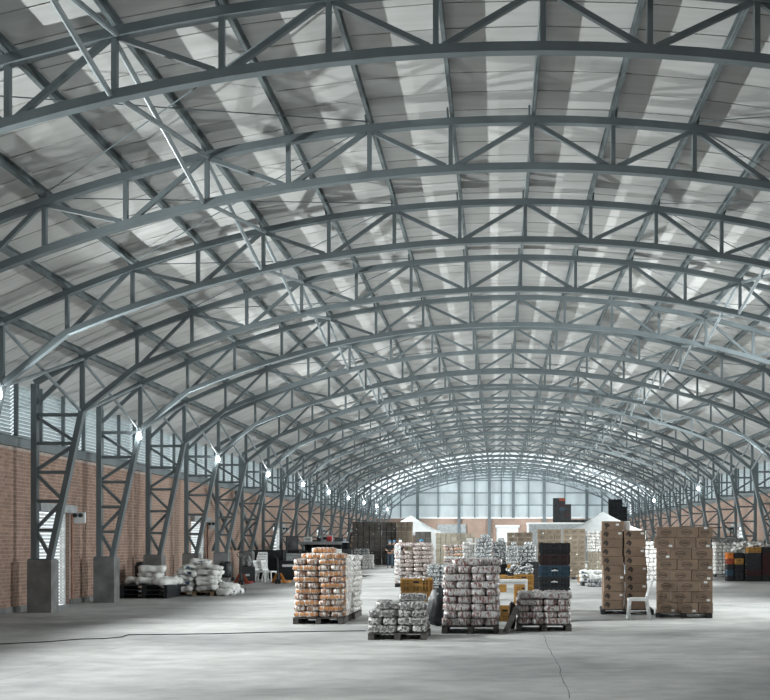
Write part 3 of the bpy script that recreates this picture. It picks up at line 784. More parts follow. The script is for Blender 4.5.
def film(name, pts, z0, z1, label):
    """wrinkled sheet of film round a path of floor points"""
    rr = random.Random(3); b = MB(); vs = []; P2 = []
    for (a, c) in zip(pts[:-1], pts[1:]):
        n = max(2, int(math.hypot(c[0] - a[0], c[1] - a[1]) / .06))
        for i in range(n): P2.append((a[0] + (c[0] - a[0]) * i / n, a[1] + (c[1] - a[1]) * i / n))
    P2.append(pts[-1]); nz = 24
    for j in range(nz + 1):
        for p in P2: vs.append((p[0] + rr.uniform(-.02, .02), p[1] + rr.uniform(-.012, .012), z0 + (z1 - z0) * j / nz + rr.uniform(-.01, .01)))
    q = len(P2); fs = [(j * q + i, j * q + i + 1, (j + 1) * q + i + 1, (j + 1) * q + i) for j in range(nz) for i in range(q - 1)]
    o = b.add(vs, fs).build(name, 'film'); return tag(o, label, 'plastic film')
film('stretch_film', [(xo + .52, Yo + .10), (xo + .535, Yo + 1.0)], .15, 1.30, 'crumpled clear stretch film on the side of the orange-banded stack')

# small pallet of dark packs
Ys = fy(640); xs_ = (px(369.5, Ys) + px(425, Ys)) / 2
pallet(xs_, Ys + .46, .96, .92, .11, 'greywood', 'low grey pallet under the small stack of dark packs')
bale_stack('dark_pack_bale', xs_, Ys, .11, 3, 'p_dark', 'plastic bale of dark packs on the low half-empty pallet', 'dark pack bales on the low pallet', L=.47, H=.126, extra=[(.25, .14, 3, 0), (.12, .42, 3, 0), (-.1, .2, 3, .1), (.22, .35, 4, .2), (-.28, .55, 3, PI / 2)])

# tall pallet of red and white packs, middle
Yc = fy(633.7); xc = (px(442, Yc) + px(498.5, Yc)) / 2
pallet(xc, Yc + .49, 1.0, .98, .13, 'greywood', 'grey pallet under the tall stack of red and white packs')
bale_stack('red_pack_bale', xc, Yc, .13, 8, 'p_red', 'shiny plastic bale of red and white packs in the tall middle stack', 'red and white bales of the tall stack', L=.495, H=.13, flip=0, extra=[(-.08, .3, 8, .05), (.3, .62, 8, .4), (.12, .75, 8, PI / 2)])

# low pallet of the same packs
Yr = fy(631.4); xr = (px(517.5, Yr) + px(571, Yr)) / 2
pallet(xr, Yr + .48, .98, .96, .12, 'greywood', 'grey pallet under the low five-layer stack of red and white packs')
bale_stack('red_pack_bale', xr, Yr, .12, 5, 'p_red', 'shiny plastic bale of red and white packs in the low five-layer stack', 'red and white bales of the low stack', L=.48, H=.113, flip=1)
film('stretch_film', [(xr - .47, Yr + .02), (xr - .2, Yr + .01), (xr + .2, Yr + .015), (xr + .49, Yr + .03), (xr + .5, Yr + .9)], .60, .70, 'band of clear film round the top of the low stack')

# stack of coloured crates behind the low stack
Yb = 18.9; xb = px(554.7, Yb); hb = .226
cols = ['charcoal', 'dark', 'charcoal', 'charcoal', 'blue', 'brownred', 'dark']
names = ['lowest charcoal crate', 'second black crate from the floor', 'third charcoal crate from the floor', 'white-marked charcoal crate under the blue one', 'dark blue crate with a white mark', 'dark brown crate above the blue one', 'topmost black crate']
for i, (m, nm) in enumerate(zip(cols, names)):
    crate(m, xb + R.uniform(-.006, .006), Yb + .2, i * hb, nm + ' in the tower behind the low stack', rz=R.uniform(-.02, .02), h=hb, mark=i in (3, 4))

# yellow crates with loose packs behind the small pallet
Yy = 19.3; xy = px(416, Yy)
for i, nm in enumerate(('lowest', 'middle', 'topmost')):
    crate('yellow', xy, Yy + .2, i * .285, nm + ' yellow crate in the stack behind the dark packs', h=.285, w=.62)
def loose_packs(x, y, z, n, spread, m, label, group, s=1.0):
    me = bale_mesh(m, .17 * s, .11 * s, .05 * s, 9)
    for i in range(n):
        o = ob('loose_pack', me, None, (x + R.uniform(-spread[0], spread[0]), y + R.uniform(-spread[1], spread[1]), z + spread[2] * R.random()), rot=(R.uniform(-.6, .6), R.uniform(-.6, .6), R.uniform(0, 3)))
        tag(o, label, 'pack', group)
loose_packs(xy, Yy + .2, .80, 26, (.23, .13, .08), 'p_mix', 'loose printed pack heaped in the topmost yellow crate', 'loose packs in the yellow crate')
# black rubbish bag leaning at the yellow crates
me = pillow(.42, .40, .72, 8, 8, 8, 2, .02, .8, .02, 5); me.materials.append(M['dark'])
o = ob('rubbish_bag', me, None, (px(438, 17.9), 17.95, .37), rot=(.1, .18, .4)); tag(o, 'black plastic rubbish bag slumped between yellow crates and tall stack', 'bag')
# small yellow crate and board between the two red and white stacks
crate('yellow', px(505, 19.0), 19.2, 0, 'yellow crate on the floor seen between the two red and white stacks', h=.30, w=.42, d=.4)
o = MB().beam((0, 0, 0), (.20, .12, .42), .10, .025, (0, 1, 0)).build('leaning_board', 'greywood', None, (px(505.5, 16.3), 16.5, .02)); tag(o, 'dark wooden board leaning against the low stack', 'board')
o = pillow(.12, .25, .5, 5, 5, 6, 2, .01, .7, .015, 8); o.materials.append(M['brownred'])
o = ob('brown_sack', o, None, (px(512.5, 17.2), 17.25, .26)); tag(o, 'dark brown sack squeezed against the left side of the low stack', 'sack')

# white table with a yellow crate of packs behind
def table(x0, x1, y0, y1, h, m, label):
    r = empty('work_table', ((x0 + x1) / 2, (y0 + y1) / 2, 0)); hw, hd = (x1 - x0) / 2, (y1 - y0) / 2
    MB().box(-hw, hw, -hd, hd, h - .035, h).build('table_top', m, r)
    MB().box(-hw + .04, hw - .04, -hd + .04, hd - .04, h - .09, h - .035).build('apron', m, r)
    lg = MB().box(-.02, .02, -.02, .02, 0, h - .035).mesh('leg', m)
    for sx in (-1, 1):
        for sy in (-1, 1): ob('leg', lg, r, (sx * (hw - .03), sy * (hd - .03), 0))
    return tag(r, label, 'table')
Yt = 21.2
table(px(478, Yt), px(528, Yt), Yt, Yt + .7, .74, 'white', 'white work table behind the two red and white stacks')
xq = px(524, 23)
for i in range(3): crate('yellow', xq, 23.2, i * .27, ('lowest', 'middle', 'topmost')[i] + ' yellow crate in the stack behind the white table', h=.27, w=.46)
loose_packs(xq - .1, 23.2, .80, 34, (.27, .15, .22), 'p_silver', 'loose silvery pack heaped on the yellow crates behind the table', 'silvery packs behind the table', 1.1)

# ------------------------------------------------------------------ the two carton stacks and the chair
Y1 = fy(614.3); x1a = px(602.0, Y1); hc = .195; TURN = (x1a, Y1, -.085)
pallet(x1a + .60, Y1 + .50, 1.16, 1.15, .11, 'dark', 'black plastic pallet under the carton stack with leafy prints', rz=-.085)
for l in range(9):
    for c_ in range(2):
        for dd in range(3):
            if dd and not (c_ == 0 or l == 8): continue
            ww = .465
            st = None
            if dd == 0 and ((c_ == 0 and l in (1, 3, 8)) or (c_ == 1 and l in (2, 4, 6, 8))): st = (ww * .36, hc * .62)
            carton(ww, .39, hc - .004, 'carton', 'leaf', x1a + .24 + c_ * .495 + R.uniform(-.012, .012) + (.02 if l < 5 else -.01), Y1 + .22 + dd * .395 + R.uniform(-.008, .004), .11 + l * hc, 'brown carton with a dark leafy print in the two-column stack', 'leafy-print cartons on the black pallet', sticker=st, rz=R.uniform(-.012, .012))
carton(.485, .39, hc, 'carton', 'leaf', x1a + .24, Y1 + .22, .11 + 9 * hc, 'single leafy-print carton on top of the two-column carton stack', None, sticker=(.10, .12))
carton(.13, .3, hc, 'sticker', 'plain', x1a + .555, Y1 + .24, .11 + 9 * hc, 'small white box beside the single carton atop the two-column stack', None)
Y2 = fy(617.5); x2a = px(656.5, Y2); hc2 = .228; TURN = (x2a, Y2, -.165)
pallet(x2a + .65, Y2 + .44, 1.18, 1.12, .10, 'dark', 'black plastic pallet under the carton stack with oval prints', rz=-.165)
pat = [('L', 'L', 'S'), ('S', 'L', 'L'), ('L', 'L', 'S'), ('S', 'L', 'L'), ('L', 'L', 'S'), ('S', 'L', 'L'), ('L', 'L', 'S'), ('L', 'L', 'S')]
for l in range(8):
    for dd in range(3):
        x = x2a + (-.05 if l == 6 else 0)
        for i, t in enumerate(pat[l]):
            if dd and l < 7 and i: x += (.43 if t == 'L' else .29) + .008; continue
            ww = .43 if t == 'L' else .29
            st = (ww * .3, .05) if dd == 0 and R.random() < .42 else None
            if dd == 0 and l in (2, 7) and i == 2: st = (0, hc2 - .03)
            carton(ww, .36, hc2 - .004, 'carton', 'oval', x + ww / 2 + R.uniform(-.004, .004), Y2 + .2 + dd * .365 + R.uniform(-.010, .004), .10 + l * hc2, 'brown carton with an oval print in the wide eight-row stack', 'oval-print cartons on the black pallet', sticker=st, rz=R.uniform(-.012, .012))
            x += ww + .008

TURN = None
def make_chair():
    r = empty('plastic_chair')
    # seat: curved plate; faces -Y
    n = 6; vs = []; fs = []
    for t in (0, -.018):
        for j in range(n + 1):
            y = -.20 + .40 * j / n
            for i in range(n + 1):
                x = -.21 + .42 * i / n; vs.append((x * (1 - .06 * j / n), y, .44 - .02 * math.sin(PI * i / n) * math.sin(PI * j / n) - (.03 * (1 - j) ** 2 if j < 1 else 0) + t))
    q = (n + 1) ** 2
    for j in range(n):
        for i in range(n):
            a = j * (n + 1) + i; fs += [(a, a + 1, a + n + 2, a + n + 1), (q + a, q + a + n + 1, q + a + n + 2, q + a + 1)]
    for i in range(n):
        for a, c in ((i, i + 1), (n * (n + 1) + i + 1, n * (n + 1) + i), ((i + 1) * (n + 1), i * (n + 1)), (i * (n + 1) + n, (i + 1) * (n + 1) + n)): fs.append((a, q + a, q + c, c))
    MB().add(vs, fs).build('seat', 'white', r)
    MB().box(-.20, .20, -.205, -.185, .385, .43).box(-.205, -.185, -.2, .2, .385, .43).box(.185, .205, -.2, .2, .385, .43).build('apron', 'white', r)
    bk = empty; b = MB()
    for s in (-1, 1): b.beam((s * .19, .17, .42), (s * .17, .30, .84), .04, .025, (0, 1, .3))
    b.beam((-.18, .297, .83), (.18, .297, .83), .06, .025, (0, 1, 0)); b.beam((-.18, .20, .50), (.18, .20, .50), .04, .02, (0, 1, 0))
    bo = b.build('backrest', 'white', r)
    for i in range(4): MB().beam((-.105 + i * .07, .20, .50), (-.10 + i * .067, .295, .82), .035, .014, (0, 1, .3)).build('slat', 'white', bo)
    for s in (-1, 1):
        MB().beam((s * .19, -.17, .43), (s * .205, -.205, 0), .035, .045, (0, 1, 0)).build('leg', 'white', r)
        MB().beam((s * .18, .17, .43), (s * .20, .245, 0), .035, .045, (0, 1, 0)).build('leg', 'white', r)
    return r
ch = make_chair(); cht = tree_of(ch)
ch.location = (px(638, 19.6), 19.6, 0); ch.rotation_euler = (0, 0, -PI / 2 - .06)
tag(ch, 'white plastic chair standing between the two carton stacks', 'chair')

# ------------------------------------------------------------------ left wall: black pallets and white sacks
SACKS = []
for i in range(4):
    me = pillow(.74, .46, .19, 12, 8, 4, 1, .008, .52, .0, 20 + i)
    for v in me.vertices:
        q1 = Vector((v.co.x * 5 + i * 7, v.co.y * 5, v.co.z * 5)); v.co += v.normal * (noise.noise(q1) * .06 + noise.noise(q1 * 2.3) * .035); me.materials.append(M['sack']); SACKS.append(me)
prt = MB().box(-.12, .12, -.06, .06, -.002, .002).mesh('sack_print', 'sackprint')
def sack(x, y, z, rz, label, group, tilt=(0, 0), sc=1.0):
    o = ob('filled_sack', R.choice(SACKS), None, (x, y, z), rot=(tilt[0], tilt[1], rz)); o.scale = (sc, sc, sc)
    b = MB().box(-.13, .13, -.010, .010, -.045, .045).build('sack_print', 'sackprint', o); b.location = (R.uniform(-.1, .1), R.choice((-1, 1)) * .212, R.uniform(-.01, .02))
    return tag(o, label, 'sack', group)
Yp = fy(598.6); xp = px(143.5, Yp)
for i in range(3): pallet(xp + R.uniform(-.02, .02), Yp + .6, 1.35, 1.15, .125, 'dark', ('bottom', 'middle', 'top')[i] + ' black plastic pallet in the low stack by the left wall').location.z = i * .127
for i, (dx, dy, dz, rz, tl) in enumerate([(.05, .35, .0, .1, 0), (.2, .75, .0, .3, 0), (-.05, .7, .17, -.1, .1), (.02, .62, .34, .25, -.15), (.48, .35, -.01, 1.3, 0), (.5, .8, 0, 1.5, 0), (-.4, .7, 0, .2, 0)]):
    sack(xp + dx, Yp + dy, .127 * 3 + .10 + dz, rz, 'white printed sack heaped on the black plastic pallets', 'white sacks on the black pallets', (tl, 0))
me = pillow(.3, .3, .62, 6, 6, 6, 2, .01, .7, .015, 8); me.materials.append(M['dark'])
tag(ob('rubbish_bag', me, None, (xp - .45, Yp + .95, .72)), 'black bag standing among sacks on the black pallets', 'bag')
Yw = fy(596); xw = px(193, Yw)
pallet(xw, Yw + .55, 1.20, 1.05, .13, 'wood', 'bare wooden pallet carrying the big heap of white sacks')
pallet(xw + .35, Yw + 1.75, 1.2, 1.05, .13, 'dark', 'black pallet half hidden behind the big heap of white sacks')
hp = []
for l, row in enumerate(([-.34, .33], [-.30, .36], [-.32, .32], [-.24, .38], [-.18, .44], [.12])):
    for j, dx in enumerate(row):
        for dy in ((.22, .68) if l < 4 else (.45,)):
            sack(xw + dx + R.uniform(-.05, .05), Yw + dy + R.uniform(-.05, .05), .13 + .095 + l * .155, R.choice((0, .12, -.15, .25)), 'white printed sack in the big heap on the wooden pallet', 'white sacks heaped on the wooden pallet', (R.uniform(-.16, .16), R.uniform(-.14, .14)), .86)
for (dx, dy, dz, rz, tl) in ((-.86, .35, .10, 1.4, 0), (-.86, .95, .10, 1.5, 0), (-.84, .6, .27, 1.3, .1), (-.82, .65, .44, 1.5, .1), (.90, .35, .10, 1.4, 0), (.92, 1.05, .10, 1.6, 0), (.88, .7, .27, 1.5, .15)):
    sack(xw + dx, Yw + dy, dz, rz, 'white printed sack slumped on the floor against the big heap', 'white sacks slumped beside the heap', (tl, 0))
me = pillow(.4, .4, .5, 6, 6, 6, 2, .02, .7, .02, 9); me.materials.append(M['dark'])
tag(ob('rubbish_bag', me, None, (xw + .62, Yw + 1.2, .75)), 'black bag tucked behind the big heap of white sacks', 'bag')

# ------------------------------------------------------------------ pallet jacks
def pallet_jack(x, y, m, label, rz=0, m2=None):
    m2 = m2 or m
    r = empty('pallet_jack', (x, y, 0), rz)
    # forks point away from the camera, drawbar towards it
    for s in (-1, 1):
        b = MB().box(s * .19 - .08, s * .19 + .08, .12, 1.25, .06, .09).box(s * .19 - .08, s * .19 - .07, .12, 1.2, .03, .06).box(s * .19 + .07, s * .19 + .08, .12, 1.2, .03, .06); b.build('fork', m, r)
        q = MB(); a = [(s * .04, .10, .40), (s * .11, .10, .40), (s * .30, .14, .03), (s * .17, .14, .03)]
        vs = a + [(p[0], p[1] + .05, p[2]) for p in a]
        q.add(vs, [(0, 1, 2, 3), (4, 7, 6, 5), (0, 4, 5, 1), (1, 5, 6, 2), (2, 6, 7, 3), (3, 7, 4, 0)]).build('frame_plate', m2, r)
        MB().lathe([(.02, -.04), (.09, -.035), (.09, .035), (.02, .04)], (s * .055, 0, .09), 'X', 14).build('steer_wheel', 'rubber', r)
        MB().lathe([(.02, -.05), (.04, -.045), (.04, .045), (.02, .05)], (s * .19, 1.12, .04), 'X', 12).build('load_roller', 'white', r)
    MB().lathe([(.05, .10), (.06, .14), (.06, .34), (.035, .36), (.03, .44)], (0, .02, 0), 'Z', 12).build('pump', 'charcoal', r)
    MB().tube([(0, -.02, .25), (0, -.05, .60), (0, -.05, 1.02)], .022, 8).build('drawbar', 'dark', r)
    MB().tube([(0, -.05, 1.0), (-.10, -.05, 1.06), (-.13, -.05, 1.14), (-.09, -.05, 1.22), (.09, -.05, 1.22), (.13, -.05, 1.14), (.10, -.05, 1.06), (0, -.05, 1.0)], .014, 8).build('handle_loop', 'dark', r)
    return tag(r, label, 'pallet jack')
pallet_jack(px(241.5, 35.4), 35.3, 'redp', 'small red and black hand pallet jack beside a black case', .1, 'rust')
pallet_jack(px(278.5, 36.2), 36.1, 'orangep', 'orange hand pallet jack parked in front of the black equipment', 0)

# ------------------------------------------------------------------ stage gear by the left wall
def flight_case(x, y, z, w, d, h, label, rz=0, m='dark'):
    r = empty('flight_case', (x, y, z), rz); hb = h - .0
    MB().box(-w / 2, w / 2, -d / 2, d / 2, 0, h).build('case_body', m, r)
    e = .03
    for sx in (-1, 1):
        for sy in (-1, 1): MB().box(sx * w / 2 - .012, sx * w / 2 + .012, sy * d / 2 - .012, sy * d / 2 + .012, .01, h + .008).build('edge_profile', 'charcoal', r)
    MB().box(-w / 2 - .006, w / 2 + .006, -d / 2 - .006, d / 2 + .006, h * .70, h * .74).build('lid_band', 'charcoal', r)
    MB().box(-.08, .08, -d / 2 - .012, -d / 2, h * .42, h * .55).build('handle_dish', 'chrome', r)
    return tag(r, label, 'case')
def speaker(x, y, z, w, d, h, label, rz=0):
    r = empty('loudspeaker', (x, y, z), rz)
    a = [(-w / 2, -d / 2), (w / 2, -d / 2), (w * .34, d / 2), (-w * .34, d / 2)]
    vs = [(p[0], p[1], zz) for zz in (0, h) for p in a]
    MB().add(vs, [(0, 3, 2, 1), (4, 5, 6, 7), (0, 1, 5, 4), (1, 2, 6, 5), (2, 3, 7, 6), (3, 0, 4, 7)]).build('cabinet', 'blackm', r)
    MB().box(-w * .46, w * .46, -d / 2 - .012, -d / 2, h * .03, h * .97).build('grille', 'charcoal', r)
    MB().lathe([(.02, -.03), (w * .28, -.02), (w * .36, -.014)], (0, -d / 2, h * .33), 'Y', 18).build('cone', 'dark', r)
    MB().box(-w * .2, w * .2, -d / 2 - .02, -d / 2 - .012, h * .72, h * .88).build('horn', 'dark', r)
    return tag(r, label, 'loudspeaker')
flight_case(px(244.5, 37), 37.4, 0, .55, .6, .62, 'black equipment case on the floor beside the red pallet jack', .3)
o = pillow(.4, .4, .42, 6, 6, 6, 2, .03, .75, .03, 12); o.materials.append(M['netting'])
tag(ob('cloth_bundle', o, None, (px(244, 37), 37.35, .83)), 'grey cloth bundle on top of the black case beside the red jack', 'bundle')
for i in range(4):
    c2 = copy_tree(None, tree=cht); c2.location = (px(256, 38) + i * .02, 38.6 + i * .04, i * .11); c2.rotation_euler = (0, 0, PI + .35); tag(c2, 'white plastic chair in the nested stack beside a black case', 'chair', 'nested white chairs')
for i, xx in enumerate((263.5, 269.5)):
    c2 = copy_tree(None, tree=cht); c2.location = (px(xx, 38), 37.7 + .3 * i, 0); c2.rotation_euler = (0, 0, PI / 2 - .1 - .2 * i); tag(c2, ('single white plastic chair beside the nested chair stack', 'white plastic chair in front of the tall black case')[i], 'chair')
flight_case(px(266, 41), 41.4, 0, 1.5, .9, 1.25, 'large black equipment case behind the white chairs')
flight_case(px(296, 40), 40.3, 0, 1.45, .8, .80, 'long black equipment case behind the orange pallet jack')
o = MB().box(-.42, .20, -.01, 0, -.05, .05).build('sign_strip', 'sticker', None, (px(292, 39.85), 39.88, .88)); MB().box(.21, .36, -.012, 0, -.05, .05).build('red_tab', 'redcloth', o); tag(o, 'white strip with a red tab on the long black case', 'sign')
o.location.z = .60
flight_case(px(296, 40), 40.3, .81, .9, .6, .30, 'grey mixing desk case lying on the long black case', .1, 'greypanel')
speaker(px(289.5, 42), 42.3, 1.25, .55, .5, .62, 'black loudspeaker perched above the long black case', .4)
flight_case(px(289.5, 42), 42.4, 0, .8, .7, 1.24, 'tall black case carrying the loudspeaker')
# stage table of black decks on legs
def stage(x0, x1, y0, y1, h, label):
    r = empty('stage_deck', ((x0 + x1) / 2, (y0 + y1) / 2, 0)); hw, hd = (x1 - x0) / 2, (y1 - y0) / 2
    MB().box(-hw, hw, -hd, hd, h - .05, h).build('deck_top', 'greypanel', r)
    MB().box(-hw, hw, -hd - .01, -hd, h - .14, h - .05).build('edge_rail', 'chrome', r)
    for i in range(4):
        for sy in (-1, 1): MB().box(-hw + .05 + i * (2 * hw - .1) / 3 - .025, -hw + .05 + i * (2 * hw - .1) / 3 + .025, sy * (hd - .05) - .025, sy * (hd - .05) + .025, 0, h - .05).build('leg', 'charcoal', r)
    MB().box(-hw, hw, hd - .02, hd, .05, h - .05).build('skirt', 'blackm', r)
    return tag(r, label, 'stage')
stage(px(296, 44), px(342, 44), 44, 46.0, hz(541.5, 44), 'black skirted stage table with a pale deck by the left wall')
zt_ = hz(541.5, 44)
for i, (xx, ww, hh, m, lb) in enumerate(((308, .35, .22, 'whitepaint', 'small white box on the stage table'), (327, .55, .30, 'greypanel', 'grey monitor back standing on the stage table'))):
    b = MB().box(-ww / 2, ww / 2, -.12, .12, 0, hh); 
    r = b.build('equipment_box', m, None, (px(xx, 44.8), 44.8, zt_)); MB().box(-ww * .3, ww * .3, -.13, -.12, hh * .3, hh * .7).build('front_panel', 'dark' if i else 'chrome', r); tag(r, lb, 'equipment')
me = pillow(.24, .24, .24, 6, 6, 6, 2, .03, .8, .03, 14); me.materials.append(M['redcloth'])
tag(ob('red_bag', me, None, (px(329.5, 44.3), 44.3, zt_ + .12)), 'red cloth bag on the edge of the stage table', 'bag')
speaker(px(302, 43), 43.3, 0, .40, .5, 1.2, 'black loudspeaker standing under the left end of the stage table')
speaker(px(311, 43), 43.3, 0, .40, .5, 1.15, 'black loudspeaker second from the left under the stage table')
flight_case(px(324, 43), 43.4, 0, 1.0, .6, 1.0, 'black case under the right end of the stage table')
flight_case(px(338, 42), 42.4, 0, .36, .6, 1.05, 'black case next to the stage table behind the orange bales')
flight_case(px(346, 42), 42.6, 0, .34, .6, 1.25, 'tall narrow black case at the right of the stage gear')
flight_case(px(337, 42.2), 42.4, 1.06, .32, .4, .22, 'pale equipment box lying on a black case', .3, 'whitepaint')
flight_case(px(331.5, 41.8), 41.9, 0, .22, .3, 1.18, 'slim yellow-topped case beside the pale box', 0, 'yellow')
for i in range(4):
    speaker(px(312 + 9 * i, 47), 47.2, 0, .42, .5, 1.7 + .1 * (i % 2), ('black loudspeaker tower behind the stage table, first of four', 'black loudspeaker tower behind the stage table, second of four', 'black loudspeaker tower behind the stage table, third of four', 'black loudspeaker tower behind the stage table, fourth of four')[i])

# ------------------------------------------------------------------ middle ground
# pallet of rice bales
Yi = fy(587.3); xi = (px(394.5, Yi) + px(432, Yi)) / 2
pallet(xi, Yi + .66, 1.30, 1.3, .12, 'dark', 'black pallet under the tall stack of pinkish rice bales')
bale_stack('rice_pack_bale', xi, Yi, .12, 9, 'p_rice', 'plastic bale of pinkish rice packs in the tall stack', 'pinkish rice bales', L=.65, H=.145, deep=2, W=.325, extra=[(-.3, .3, 9, 0), (.32, .3, 9, 0), (.32, .8, 9, 0)], skip=((8, 0),), kind=20)
film('stretch_film', [(xi - .67, Yi + 1.1), (xi - .67, Yi + .05), (xi - .45, Yi - .01)], .15, 1.5, 'clear film hanging on the edge of the rice bale stack')
pallet(px(440, 32), 32.6, .9, .9, .12, 'dark', 'black pallet under the grey bales right of the rice stack')
bale_stack('grey_pack_bale', px(440, 32), 32.1, .12, 5, 'p_silver', 'grey plastic bale in the low stack right of the rice bales', 'grey bales right of the rice stack', L=.45, H=.14)
# orange and white bale stack further back
Y4 = 40.; x4 = px(454, Y4)
pallet(x4, Y4 + .45, .9, .9, .12, 'dark', 'black pallet under the narrow stack of brown and white bales')
bale_stack('brown_pack_bale', x4, Y4, .12, 11, 'p_rice', 'brown and white bale in the narrow stack before the beige cartons', 'brown and white bales of the narrow stack', L=.42, H=.125, mats=['p_white', 'p_white', 'p_white', 'p_white', 'p_rice', 'p_rice', 'p_white', 'p_orange', 'p_rice', 'p_orange', 'p_rice'])
# beige carton stacks
def carton_block(x0, Y, nxb, nz, nd, w, d, h, m, label, group, z0=.0, style='plain', stick=.0):
    for l in range(nz):
        for i in range(nxb):
            for j in range(nd):
                off = (.5 * w * .0)
                st = (R.uniform(-.2, .3) * w, h * R.uniform(.3, .7)) if j == 0 and R.random() < stick else None
                carton(w - .03, d - .012, h - .012, m, style, x0 + w * (i + .5) + R.uniform(-.014, .014), Y + d * (j + .5) + R.uniform(-.02, .01), z0 + l * h, label, group, sticker=st, rz=R.uniform(-.02, .02))
carton_block(px(435.5, 58), 58, 4, 9, 1, .32, .5, .24, 'carton4', 'beige carton in the tall block behind the narrow bale stack', 'beige cartons of the tall block')
carton_block(px(456, 60), 60, 4, 9, 1, .30, .5, .24, 'carton4', 'beige carton in the wrapped block left of the silver bales', 'beige cartons of the wrapped block')
# row of silver pack stacks raised on crates
def silver_group(xa, xb_, Y, ztop, label, crates, m='p_silver'):
    x0, x1_ = px(xa, Y), px(xb_, Y); wd = x1_ - x0; z0 = .70
    nc = max(1, round(wd / .62)); 
    for i in range(nc):
        for l in range(3):
            crate(crates[(i + l) % len(crates)], x0 + wd * (i + .5) / nc, Y + .25, l * .232, crates[(i + l) % len(crates)].replace('dark', 'black') + ' crate under the ' + label, 'crates under the ' + label + crates[(i + l) % len(crates)], w=wd / nc - .01, h=.23)
    H = .15; n = int((ztop - z0) / H)
    bale_stack('silver_pack_bale', (x0 + x1_) / 2, Y + .02, z0, n, m, 'silvery plastic bale in the ' + label, 'silvery bales in the ' + label, L=wd / 2, H=H, deep=1, extra=[(wd * .1, .2, n, 0.2)])
silver_group(463, 474, 39, 1.62, 'narrow stack beside the brown and white bales', ['dark'], 'p_white')
silver_group(474.5, 492, 38, 1.80, 'tallest silver stack behind the middle bales', ['dark', 'yellow'])
silver_group(492.5, 507, 38.5, 1.62, 'silver stack left of the white end door', ['dark', 'charcoal'])
silver_group(507.5, 518, 38, 1.55, 'silver stack in front of the brown cartons', ['yellow', 'dark'])
silver_group(518.5, 536, 38.4, 1.58, 'silver stack next to the crate tower', ['charcoal', 'dark'])
crate('yellow', px(486, 26), 26.2, .62, 'yellow crate standing on a black crate behind the tall middle stack', w=.34, h=.22)
for i in range(3): crate('dark', px(486, 26), 26.2, i * .206, ('lowest', 'middle', 'upper')[i] + ' black crate under the yellow one behind the tall middle stack', w=.5, h=.205)
crate('yellow', px(501.5, 30), 30.2, 0, 'yellow crate on the floor further back behind the white table', w=.3, h=.55)
for i in range(4): crate('charcoal', px(533, 32), 32.2, i * .232, ('lowest', 'second', 'third', 'top')[i] + ' charcoal crate left of the crate tower, further back', w=.6, h=.23)
# brown carton stacks behind
def brick_block(x0, Y, rows, wtot, h, m, label, group, nd=1, zb0=.1):
    for l in range(rows):
        wl_ = [.42, .30, .30] if l % 2 else [.30, .42, .30]
        k = wtot / sum(wl_); x = x0
        for i, ww in enumerate(wl_):
            ww *= k
            for j in range(nd):
                carton(round(ww, 2) - .01, .42, h - .006, m, 'oval', x + ww / 2, Y + .22 + j * .44, l * h + zb0, label, group, sticker=(ww * .3, .05) if j == 0 and R.random() < .2 else None, rz=R.uniform(-.02, .02))
            x += ww
pallet(px(549, 42), 42.5, 1.1, .95, .1, 'dark', 'black pallet under the dull cartons behind the crate tower')
brick_block(px(537.5, 42), 42, 9, 1.06, .23, 'carton2', 'dull brown carton in the stack directly behind the crate tower', 'dull cartons behind the crate tower')
Y5 = fy(579.5)
pallet(px(574.5, Y5), Y5 + .5, 1.0, .95, .1, 'dark', 'black pallet under the dull cartons right of the crate tower')
brick_block(px(563.3, Y5), Y5, 9, .94, .23, 'carton2', 'dull brown carton in the stack right of the crate tower', 'dull cartons right of the crate tower')
brick_block(px(507, 46), 46, 9, 1.25, .23, 'carton2', 'dull brown carton in the low stack left of the crate tower', 'dull cartons left of the crate tower', 1, 0)
# wrapped white stack and silver sack pallet to the right
brick_block(px(588, 41), 41, 5, .65, .23, 'carton4', 'beige carton at the foot of the wrapped white stack', 'beige cartons under the white packs', 1, 0)
bale_stack('white_pack_bale', px(595, 41), 41., 1.16, 7, 'p_white', 'white plastic bale in the wrapped stack beside the leafy cartons', 'white bales beside the leafy cartons', L=.33, H=.13, deep=1)
Y6 = fy(586)
pallet(px(592.5, Y6), Y6 + .45, .75, .9, .12, 'dark', 'black pallet under the silvery sacks near the leafy cartons')
for l in range(3):
    for i in range(2): sack(px(588 + 9 * i, Y6), Y6 + .4 + .1 * l, .12 + .09 + l * .14, R.uniform(-.4, .4), 'pale sack piled on the black pallet near the leafy cartons', 'pale sacks near the leafy cartons', sc=.75)
crate('yellow', px(585, 37), 37.4, 0, 'yellow crate under the dull cartons near the pale sacks', w=.45, h=.32)
bale_stack('white_pack_bale', px(649, 40), 40., 0, 9, 'p_white', 'whitish bale in the stack seen between the two carton stacks', 'whitish bales between the carton stacks', L=.36, H=.18, deep=1)
bale_stack('white_pack_bale', px(598, 33), 33.5, .0, 2, 'p_silver', 'silvery bale on the floor beside the pale sacks', 'silvery bales beside the pale sacks', L=.3, H=.15, deep=1)

